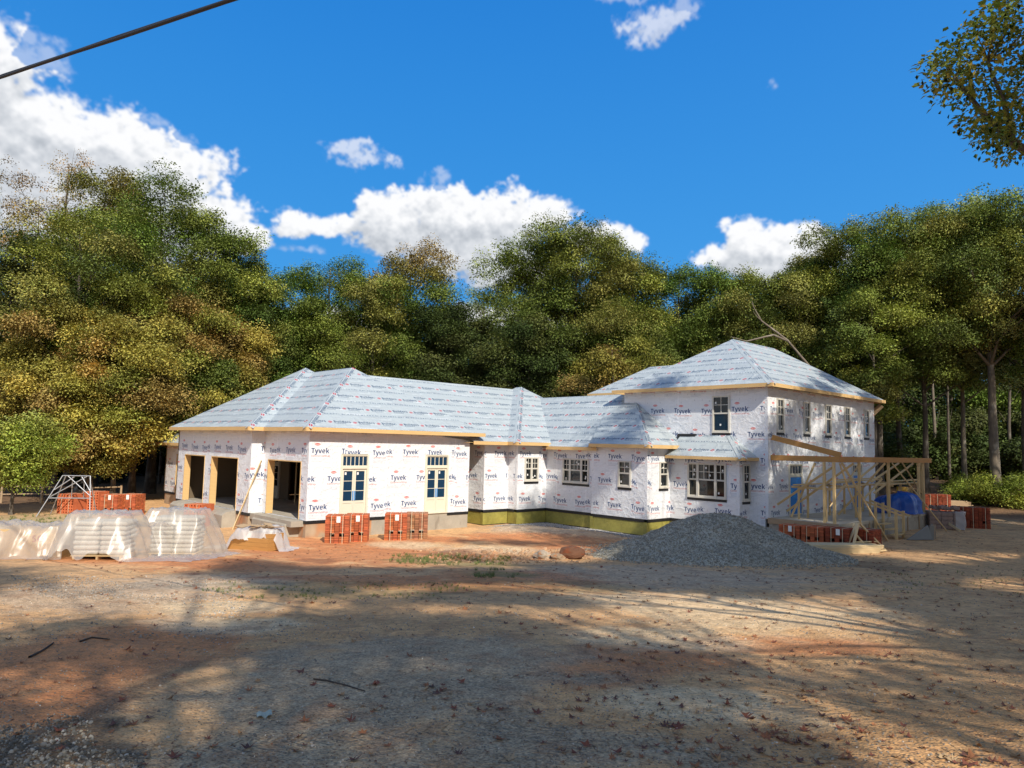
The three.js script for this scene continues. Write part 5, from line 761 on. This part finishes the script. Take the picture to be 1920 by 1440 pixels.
function tree(o) {
  const r = rng(o.seed), gy = groundY(o.x, o.z), t = thing(o.name || 'tree', o.label, o.category || 'tree', [o.x, gy - 0.05, o.z], 0, o.group), h = o.h, lean = o.lean || 0, R0 = o.trunk || h * 0.014;
  const spine = [], rad = [], n = 9, top = o.bareTop ? 0.97 : o.keep ? 0.6 : 0.9; let wx = 0, wz = 0;
  for (let k = 0; k <= n; k++) { const f = k / n; wx += (r() - 0.5) * 0.35 * (h / 20); wz += (r() - 0.5) * 0.35 * (h / 20); spine.push(V3(wx * f + lean * f * f * h, f * h * top, wz * f)); rad.push(R0 * (k === 0 ? 1.35 : 1) * (1 - 0.88 * f)); }
  const spineAt = (f) => { const q = clamp(f) * n, i = Math.min(n - 1, Math.floor(q)); return spine[i].clone().lerp(spine[i + 1], q - i); };
  part('trunk', taperTube(spine, rad, 9), o.pale ? paleBark : bark, t);
  const lobes = [], base = o.base ?? 0.28, cy = (base + 1) / 2 * h, ry = (1 - base) / 2 * h, limbs = [];
  const nl = Math.round(o.lobes * 1.25); for (let k = 0; k < nl; k++) {
    const f = (k + 0.5) / nl, a = k * 2.39996 + r() * 0.9, yv = lerp(-0.88, 0.86, f) + (r() - 0.5) * 0.12, prof = Math.sqrt(Math.max(0, 1 - Math.abs(yv) ** (o.square || 2.2))), R = o.r * prof * (0.42 + 0.62 * r()), lr = o.r * (0.15 + 0.25 * r() * (0.4 + 0.6 * r()) + 0.05) * (0.75 + 0.35 * prof), s = spineAt(clamp((cy + yv * ry) / h));
    const c = V3(s.x + Math.cos(a) * R * (o.sx || 1), cy + yv * ry * 0.93 - lr * 0.1, s.z + Math.sin(a) * R); if (o.keep) { let n = 0; for (let q = 0; q < 12; q++) n += o.keep(c.x + o.x + (r() - 0.5) * lr * 1.4, c.y + gy + (r() - 0.5) * lr, c.z + o.z + (r() - 0.5) * lr * 1.4) ? 1 : 0; if (n < 3) continue; } lobes.push([c, lr, yv]);
    const from = spineAt(clamp((c.y - R * 0.75) / (h * top), 0.16, 0.92)), mid = from.clone().lerp(c, 0.55).add(V3((r() - 0.5) * 0.5, 0.25 * R * 0.3, (r() - 0.5) * 0.5)), w = Math.max(0.02, R0 * 0.36 * (1 - 0.7 * f)); limbs.push(taperTube([from, mid, c], [w, w * 0.62, w * 0.2], 5));
    for (let q = 0; q < 3; q++) { const e = c.clone().add(V3((r() - 0.5) * 1.7 * lr, (r() - 0.2) * 1.3 * lr, (r() - 0.5) * 1.7 * lr)); limbs.push(taperTube([mid.clone().lerp(c, 0.3 + 0.4 * r()), e], [w * 0.4, w * 0.1], 4)); }
  }
  if (limbs.length) part('branches', merge(limbs), o.pale ? paleBark : bark, t);
  const pal = PAL[o.pal], list = [], per = o.per || 42, keep = o.keep;
  for (const [c, lr, yv] of lobes) {
    const tint = pal[Math.floor(r() * pal.length)], tint2 = o.topPal && yv > (o.topFrom ?? 0.45) ? PAL[o.topPal][Math.floor(r() * PAL[o.topPal].length)] : tint, lobeTone = 0.75 + 0.55 * r(), m = Math.round(per * 1.25 * (lr / (o.r * 0.35)) ** 2 * (o.bareTop && yv > 0.3 ? 0.45 : 1)) + 4;
    for (let k = 0; k < m; k++) {
      const a = r() * TAU, cz = 1.55 * r() - 0.5, s = Math.sqrt(Math.max(0, 1 - Math.min(1, cz * cz))), q = lr * (r() < 0.16 ? 0.95 + 0.65 * r() : 0.42 + 0.62 * Math.pow(r(), 0.6)), p = V3(c.x + Math.cos(a) * s * q, c.y + clamp(cz, -0.75, 1) * q * 0.68, c.z + Math.sin(a) * s * q);
      if (keep && !keep(p.x + o.x, p.y + gy, p.z + o.z)) continue;
      const v = (0.72 + 0.56 * r()) * lobeTone, u = 0.9 + 0.2 * r(), sc = (o.cs || 1) * (0.75 + 0.6 * r()); list.push([p.x, p.y, p.z, sc, (r() - 0.5) * 0.9, r() * TAU, (r() - 0.5) * 0.9, tint2[0] * v * u, tint2[1] * v, tint2[2] * v]);
    }
  }
  const set = o.fine ? fineClumps : o.big ? bigClumps : clumps;
  if (list.length) scatter('crown', set[o.seed % set.length], leafMat, list, 'stuff', t);
  return t;
}
const T0 = (px, topY, depth, o) => { const q = atZ(px, 860, depth), gy = groundY(q.x, q.z), top = atZ(px, topY - (px < 480 ? 52 : 30), depth).y; return tree({ x: q.x, z: q.z, h: top - gy, seed: Math.round(px + depth * 7), lobes: 34, ...o }); };
const EDGE = 'trees along the edge of the woods', DEEP = 'trees deeper in the woods', UNDER = 'low growth under the woods', OFF = 'tall trees around the yard';
// left: rust-topped trees, green ones, then brown understory
T0(70, 318, 58, { r: 6.0, pal: 'rust', base: 0.25, per: 26, bareTop: true, pale: true, topPal: 'rust', label: 'tall thin crowned tree with rust coloured top on the left', group: EDGE });
T0(175, 330, 56, { r: 4.6, pal: 'olive', topPal: 'rust', topFrom: 0.55, base: 0.2, per: 44, pale: true, label: 'tall tree with a sparse russet tip rising over olive foliage', group: EDGE });
T0(285, 352, 52, { r: 5.2, pal: 'green', base: 0.15, lobes: 34, label: 'tall dense green tree standing behind the golden understory', group: EDGE });
T0(130, 420, 48, { r: 5.2, pal: 'olive', base: 0.12, lobes: 32, label: 'broad olive tree behind the metal scaffold frame', group: EDGE });
T0(385, 432, 53, { r: 4.4, pal: 'olive', base: 0.12, lobes: 30, label: 'olive green tree rising behind the left end of the garage roof', group: EDGE });
T0(452, 490, 55, { r: 3.6, pal: 'green', base: 0.1, label: 'narrow green tree behind the garage hip roof', group: EDGE });
T0(0, 470, 47, { r: 4.6, pal: 'dark', base: 0.1, lobes: 28, label: 'dark green tree cut by the frame behind the small lime tree', group: EDGE });
for (const [px, ty, d, r, pal, label] of [[105, 600, 44, 3.6, 'gold', 'golden brown understory tree behind the scaffold frame'], [215, 640, 43.5, 3.4, 'gold', 'golden tan understory tree beside the low annex roof'], [330, 590, 47, 3.6, 'gold', 'tan leaved understory tree above the annex roof'], [410, 640, 50, 3.4, 'gold', 'yellow brown understory tree behind the garage roof slope'], [250, 520, 47, 3.8, 'olive', 'golden olive tree over the golden understory'], [165, 730, 43, 2.6, 'gold', 'low yellowish tree beside the pale leaning trunk'], [400, 720, 47, 2.2, 'olive', 'low olive bush like tree touching the garage roof line']]) T0(px, ty, d, { r, pal, base: 0.22, lobes: 24, per: 52, label, group: 'understory trees left of the garage' });
tree({ ...(() => { const q = G(20, 965); return { x: q.x, z: q.z }; })(), h: 5.1, r: 2.0, base: 0.26, pal: 'lime', lobes: 22, per: 20, seed: 41, trunk: 0.10, fine: true, label: 'small lime green tree with pale slim trunk beside the rail fence', name: 'small_tree' });
// centre
T0(520, 545, 58, { r: 4.4, pal: 'green', base: 0.08, lobes: 30, label: 'green tree with a flat top behind the garage ridge', group: EDGE });
T0(600, 478, 61, { r: 5.0, pal: 'green', base: 0.08, lobes: 34, label: 'tall green tree with pale limbs behind the garage peak', group: EDGE, pale: true });
T0(690, 500, 58, { r: 4.6, pal: 'olive', base: 0.08, lobes: 32, label: 'olive tree behind the long roof ridge next to the russet tipped one', group: EDGE });
T0(765, 468, 60, { r: 4.6, pal: 'green', topPal: 'rust', topFrom: 0.62, base: 0.08, lobes: 34, label: 'green tree with russet tip behind the long roof ridge', group: EDGE });
T0(838, 570, 57, { r: 3.4, pal: 'dark', base: 0.05, label: 'dark green tree beside the gap of sky over the ridge', group: EDGE });
T0(905, 548, 70, { r: 3.0, pal: 'pale', base: 0.3, per: 18, lobes: 18, pale: true, fine: true, label: 'thin pale green birch like tree in the gap of sky', group: EDGE });
T0(1085, 430, 60, { r: 6.4, pal: 'olive', base: 0.14, lobes: 66, per: 74, square: 3.4, label: 'broad rounded olive tree behind the corner roof peak', group: EDGE });
T0(985, 600, 55, { r: 3.2, pal: 'dark', base: 0.05, label: 'dark bushy tree below the broad rounded olive one', group: EDGE });
T0(1180, 470, 58, { r: 4.0, pal: 'olive', base: 0.12, label: 'olive tree leaning on the broad rounded tree beside it', group: EDGE });
T0(1150, 650, 52, { r: 4.0, pal: 'gold', base: 0.0, lobes: 24, per: 50, label: 'yellow olive low tree behind the two storey roof edge', group: EDGE });
T0(1270, 488, 60, { r: 4.4, pal: 'green', base: 0.1, lobes: 30, label: 'green feathery tree behind the left slope of the tall roof', group: EDGE });
T0(1350, 500, 60, { r: 4.2, pal: 'green', base: 0.1, lobes: 28, label: 'green tree standing directly behind the tall roof peak', group: EDGE });
T0(1430, 505, 58, { r: 4.2, pal: 'olive', base: 0.12, lobes: 28, label: 'olive brown tree behind the peak of the tall roof', group: EDGE });
T0(1500, 500, 57, { r: 4.0, pal: 'olive', base: 0.2, lobes: 28, label: 'olive tree over the right slope of the tall roof', group: EDGE });
// right
T0(1570, 432, 57, { r: 4.6, pal: 'olive', base: 0.3, lobes: 30, label: 'tall olive oak behind the far end of the two storey wall', group: EDGE });
T0(1650, 415, 55, { r: 4.8, pal: 'green', base: 0.34, lobes: 30, trunk: 0.26, label: 'tall green oak standing past the two storey wall', group: EDGE });
T0(1735, 425, 53, { r: 4.6, pal: 'olive', base: 0.34, lobes: 30, trunk: 0.24, label: 'tall olive oak over the stacked old timber', group: EDGE });
T0(1808, 362, 54, { r: 4.6, pal: 'pale', base: 0.3, lobes: 32, trunk: 0.2, pale: true, label: 'tall pale green tree with a slim light trunk by the driveway', group: EDGE });
T0(1866, 372, 51, { r: 4.6, pal: 'olive', base: 0.46, lobes: 30, trunk: 0.38, pale: true, label: 'tall tree with thick pale trunk rising behind the driveway shrub', group: EDGE });
T0(1925, 350, 52, { r: 4.6, pal: 'green', base: 0.3, lobes: 28, label: 'tall green tree cut by the frame beside the driveway', group: EDGE });
T0(1640, 560, 50, { r: 3.0, pal: 'olive', base: 0.35, lobes: 16, per: 34, label: 'sunlit olive sapling before the tall oaks on the right', group: EDGE });
// bare forked limb over the tall roof
{ const p = atZ(1540, 700, 52), o = V3(p.x, groundY(p.x, p.z), p.z), at = (x, y, d = 51) => atZ(x, y, d).sub(o); const t = thing('dead_tree', 'bare grey forked dead tree reaching over the tall roof peak', 'tree', o);
  part('trunk', taperTube([V3(0.6, 0, 0), at(1560, 760), at(1520, 690), at(1478, 640)], [0.17, 0.13, 0.10, 0.07], 8), paleBark, t); part('limb', taperTube([at(1478, 640), at(1455, 622), at(1428, 602), at(1414, 578), at(1410, 565)], [0.10, 0.08, 0.06, 0.04, 0.02], 6), paleBark, t); part('limb', taperTube([at(1478, 640), at(1450, 628), at(1425, 634), at(1400, 640), at(1372, 632)], [0.10, 0.08, 0.07, 0.05, 0.02], 6), paleBark, t); part('limb', taperTube([at(1428, 602), at(1420, 594), at(1412, 584)], [0.045, 0.03, 0.012], 5), paleBark, t); }
// deeper rows close the wood
{ const r = rng(90); let k = 0; for (let px = -260; px < 2240; px += 92) for (const row of [0, 1, 2]) { if (row === 2 && px > 500 && px < 1450) continue; const d = 70 + row * 16 + r() * 6, x = px + row * 46 + r() * 30, edge = x < 480 ? 560 : x < 860 ? 600 : x < 980 ? 690 : x < 1500 ? 590 : 520; T0(x, edge - 20 + r() * 60, d, { r: 4.6 + r() * 1.2, pal: r() < 0.7 ? 'dark' : 'green', base: 0.05, lobes: 16, per: 30, big: true, cs: 1.25, seed: 500 + k++, label: 'dark tree standing deep in the shaded woods behind the front row', group: DEEP }); } }
// bare trunks and undergrowth in the shade
{ const r = rng(91); let k = 0; for (const px of [25, 75, 190, 235, 300, 1690, 1755, 1780, 1895]) { const q = atZ(px, 880, 57 + r() * 12), gy = groundY(q.x, q.z), rr = 0.10 + r() * 0.10, t = thing('bare_tree', 'slender bare tree standing in the shade under the tree crowns', 'tree', V3(q.x, gy - 0.05, q.z), 0, 'bare trunks in the shaded woods'); part('trunk', taperTube([V3(0, 0, 0), V3((r() - 0.5) * 0.4, 5, 0), V3((r() - 0.5) * 1.2, 13, (r() - 0.5))], [rr * 1.3, rr, rr * 0.5], 8), k++ % 3 ? bark : paleBark, t); part('twigs', merge([0, 1, 2].map((i) => taperTube([V3(0.1, 5 + i * 2, 0), V3((r() - 0.5) * 3, 6.5 + i * 2, (r() - 0.5) * 2)], [0.03, 0.008], 4))), bark, t); }
  for (let px = -120; px < 2060; px += 58) { if (px > 520 && px < 1560) continue; const d = 58 + r() * 14, q = atZ(px + r() * 30, 900, d); tree({ x: q.x, z: q.z, h: 3.2 + r() * 4, r: 2.6, pal: 'dark', base: 0.0, lobes: 11, per: 28, big: true, seed: 700 + Math.round(px), trunk: 0.05, name: 'shrub', category: 'shrub', label: 'dark leafy shrub growing in the shade under the tall trees', group: UNDER }); } }
{ const q = atZ(150, 930, 43), gy = groundY(q.x, q.z), t = thing('leaning_tree', 'pale mottled leaning tree lit by sun left of the annex', 'tree', V3(q.x, gy - 0.1, q.z)); part('trunk', taperTube([V3(0.6, 0, 0), V3(0.2, 2.2, 0), V3(-0.1, 4.2, 0), V3(0.3, 6.2, -0.3)], [0.36, 0.28, 0.24, 0.15], 10), paleBark, t); part('stub', taperTube([V3(0, 3.6, 0), V3(-0.6, 4.6, 0.2)], [0.09, 0.04], 6), paleBark, t); }
{ const q = G(1893, 951); tree({ x: q.x + 0.3, z: q.z - 1.2, h: 1.9, r: 2.5, pal: 'lime', base: 0.0, lobes: 18, per: 46, fine: true, seed: 33, trunk: 0.04, sx: 1.2, name: 'shrub', category: 'shrub', label: 'bright yellow green shrub at the bend of the driveway' }); }

// ---------------------------------------------------------------- tall trees around and behind the viewer: they shade the yard and leave the sunlit gaps of the photograph
const LIT = [];
const lit = (list) => { for (const [px, py, rx, ry] of list) { const c = G(px, py), e = 0.5 * FOCAL / -c.z, v = G(px, py + 2), k = 4 / Math.max(0.02, Math.abs(v.z - c.z)); LIT.push([px, py, rx + e, ry + Math.min(20, 0.26 * k)]); } };
lit([[435, 1132, 80, 22], [780, 1412, 70, 14], [1410, 1150, 210, 16], [1090, 1165, 80, 10], [620, 1010, 620, 42], [150, 1000, 330, 60], [260, 1062, 140, 10], [420, 1140, 130, 18], [330, 1166, 120, 10], [560, 1150, 70, 9], [200, 1085, 90, 7], [60, 1130, 90, 8], [350, 1095, 90, 8], [740, 1062, 200, 7], [880, 1150, 170, 9], [1060, 1040, 80, 12], [1340, 1150, 230, 15], [1170, 1118, 110, 8], [1460, 1172, 150, 10], [1560, 1200, 100, 8], [1120, 1200, 60, 8], [715, 1256, 40, 10], [430, 1272, 60, 8], [1230, 1320, 70, 12], [270, 1415, 60, 22], [1310, 1205, 60, 6], [1450, 1255, 90, 7], [1640, 1230, 90, 6], [1850, 945, 130, 20], [1760, 962, 80, 6], [1800, 1045, 110, 6], [1640, 1040, 70, 6], [1850, 1090, 70, 5], [1700, 1010, 50, 4], [1010, 1108, 70, 6], [1600, 1120, 80, 5], [1830, 1400, 60, 14], [60, 1280, 50, 12]]);
const litHouse = [[560, 800, 330, 190], [940, 770, 70, 40], [1300, 690, 230, 48], [1330, 800, 120, 60], [1420, 900, 40, 60], [760, 740, 260, 38], [1530, 780, 30, 60], [1600, 790, 18, 60], [1010, 900, 22, 60], [1590, 905, 34, 70], [1690, 890, 26, 60], [1650, 950, 30, 30]];
const inAny = (list, x, y) => list.some((e) => ((x - e[0]) / e[2]) ** 2 + ((y - e[1]) / e[3]) ** 2 < 1);
function shadeOnly(x, y, z) {
  const p = V3(x, y, z), q = toPx(p);
  if (q[2] > 0.5 && q[0] > -90 && q[0] < 2010 && q[1] > -110 && q[1] < 1500) {            // the picture shows open sky there; the one branch that hangs into it is built below
    return false;
  }
  const step = 0.25; let h = V3(), px;
  for (let t = 0; t < 60; t += step) { h.copy(p).addScaledVector(SUN_DIR, -t); if (h.y < 4.6 && -h.z > 29.5 && h.x > -16 && h.x < 24) { px = toPx(h); return !inAny(litHouse, px[0], px[1]); } if (h.y < groundY(h.x, h.z)) break; }
  px = toPx(h); if (px[2] < 0.5 || px[0] < -250 || px[0] > 2170) return false;
  if (fbm(h.x * 0.75 + 3, h.z * 0.5 + 9, 3) > (px[1] > 1180 ? 0.59 : 0.625) && !(px[0] > 1090 && px[0] < 1640 && px[1] < 1095)) return false;                              // gaps in the canopy everywhere else
  return !inAny(LIT, px[0], px[1]);
}
{
  const off = [[15.5, -12.5, 25, 5.6], [11, 1.5, 25, 6.5], [4, 9, 24, 6.5], [-4, 10.5, 23, 6.2], [18, -3, 25, 6.5], [-11, 8, 22, 6], [10, 11, 26, 6.5], [22, -16, 25, 6.0], [24, -7, 26, 6.5], [17, 6, 26, 6.5], [28, -24, 24, 5.6], [-2, 17, 24, 6.5], [31, -14, 25, 6.2], [-16, 3, 21, 5], [34, -30, 25, 6], [38, -21, 25, 6], [41, -38, 25, 6]];
  off.forEach(([x, z, h, r], i) => tree({ x, z, h, r, pal: 'olive', base: 0.3, lobes: 30, per: 56, seed: 900 + i, keep: shadeOnly, trunk: 0.3, cs: 1.0, label: i ? 'tall broad tree standing by the road around the yard' : 'tall tree whose leafy branch hangs into the sky by the driveway', group: i ? OFF : undefined }));
  // limbs that carry the branch in the sky
  const o = V3(15.5, groundY(15.5, -12.5), -12.5), at = (x, y, d) => atZ(x, y, d).sub(o), t = scene.children.find((c) => c.userData.label?.startsWith('tall tree whose leafy'));
  const list = [taperTube([V3(0, 8, 0), at(1990, 330, 14), at(1900, 262, 14.5), at(1840, 205, 15), at(1790, 140, 15.2), at(1765, 110, 15.4)], [0.2, 0.11, 0.08, 0.055, 0.03, 0.012], 7), taperTube([at(1900, 262, 14.5), at(1880, 180, 14.8), at(1850, 110, 15.2), at(1835, 85, 15.4)], [0.06, 0.045, 0.025, 0.01], 6)];
  const hubs = [[1900, 262], [1870, 232], [1840, 205], [1815, 172], [1790, 140], [1880, 180], [1865, 145], [1850, 110]]; for (const [x, y] of [[1765, 108], [1830, 60], [1860, 30], [1900, 20], [1825, 150], [1860, 120], [1905, 100], [1890, 175], [1915, 230], [1760, 150], [1800, 105], [1875, 75], [1915, 60], [1912, 150], [1850, 250], [1895, 280], [1835, 222]]) { const n = hubs.reduce((a, b) => Math.hypot(a[0] - x, a[1] - y) < Math.hypot(b[0] - x, b[1] - y) ? a : b); list.push(taperTube([at(n[0], n[1], 14.9), at((x + n[0]) / 2 + 5, (y + n[1]) / 2 + 4, 14.8), at(x, y, 14.7)], [0.028, 0.018, 0.006], 5)); }
  part('limb', merge(list), bark, t);
  const r = rng(44), leaves = []; const spots = [[1765, 108, 26], [1800, 95, 30], [1830, 60, 30], [1860, 30, 34], [1900, 20, 34], [1790, 165, 28], [1825, 150, 34], [1860, 120, 36], [1905, 100, 36], [1850, 200, 30], [1890, 175, 34], [1915, 230, 28], [1880, 245, 22], [1760, 150, 14], [1800, 120, 30], [1875, 75, 36], [1915, 60, 30], [1912, 150, 34], [1835, 222, 14], [1895, 280, 14], [1850, 250, 16], [1905, 200, 20]];
  for (const [x, y, s] of spots) for (let k = 0; k < 12; k++) { const a = r() * TAU, q = Math.sqrt(r()), p = at(x + Math.cos(a) * q * s, y + Math.sin(a) * q * s, 14.6 + (r() - 0.5) * 2.2), c = PAL[r() < 0.2 ? 'gold' : r() < 0.5 ? 'green' : 'olive'][Math.floor(r() * 3)], v = 0.6 + 0.6 * r(); leaves.push([p.x, p.y, p.z, 0.42 + 0.3 * r(), (r() - 0.5) * 0.9, r() * 6, (r() - 0.5) * 0.9, c[0] * v, c[1] * v, c[2] * v]); }
  scatter('leaf_sprays', sprayClump, leafMat, leaves, 'stuff', t);
}
renderer.render(scene, camera);
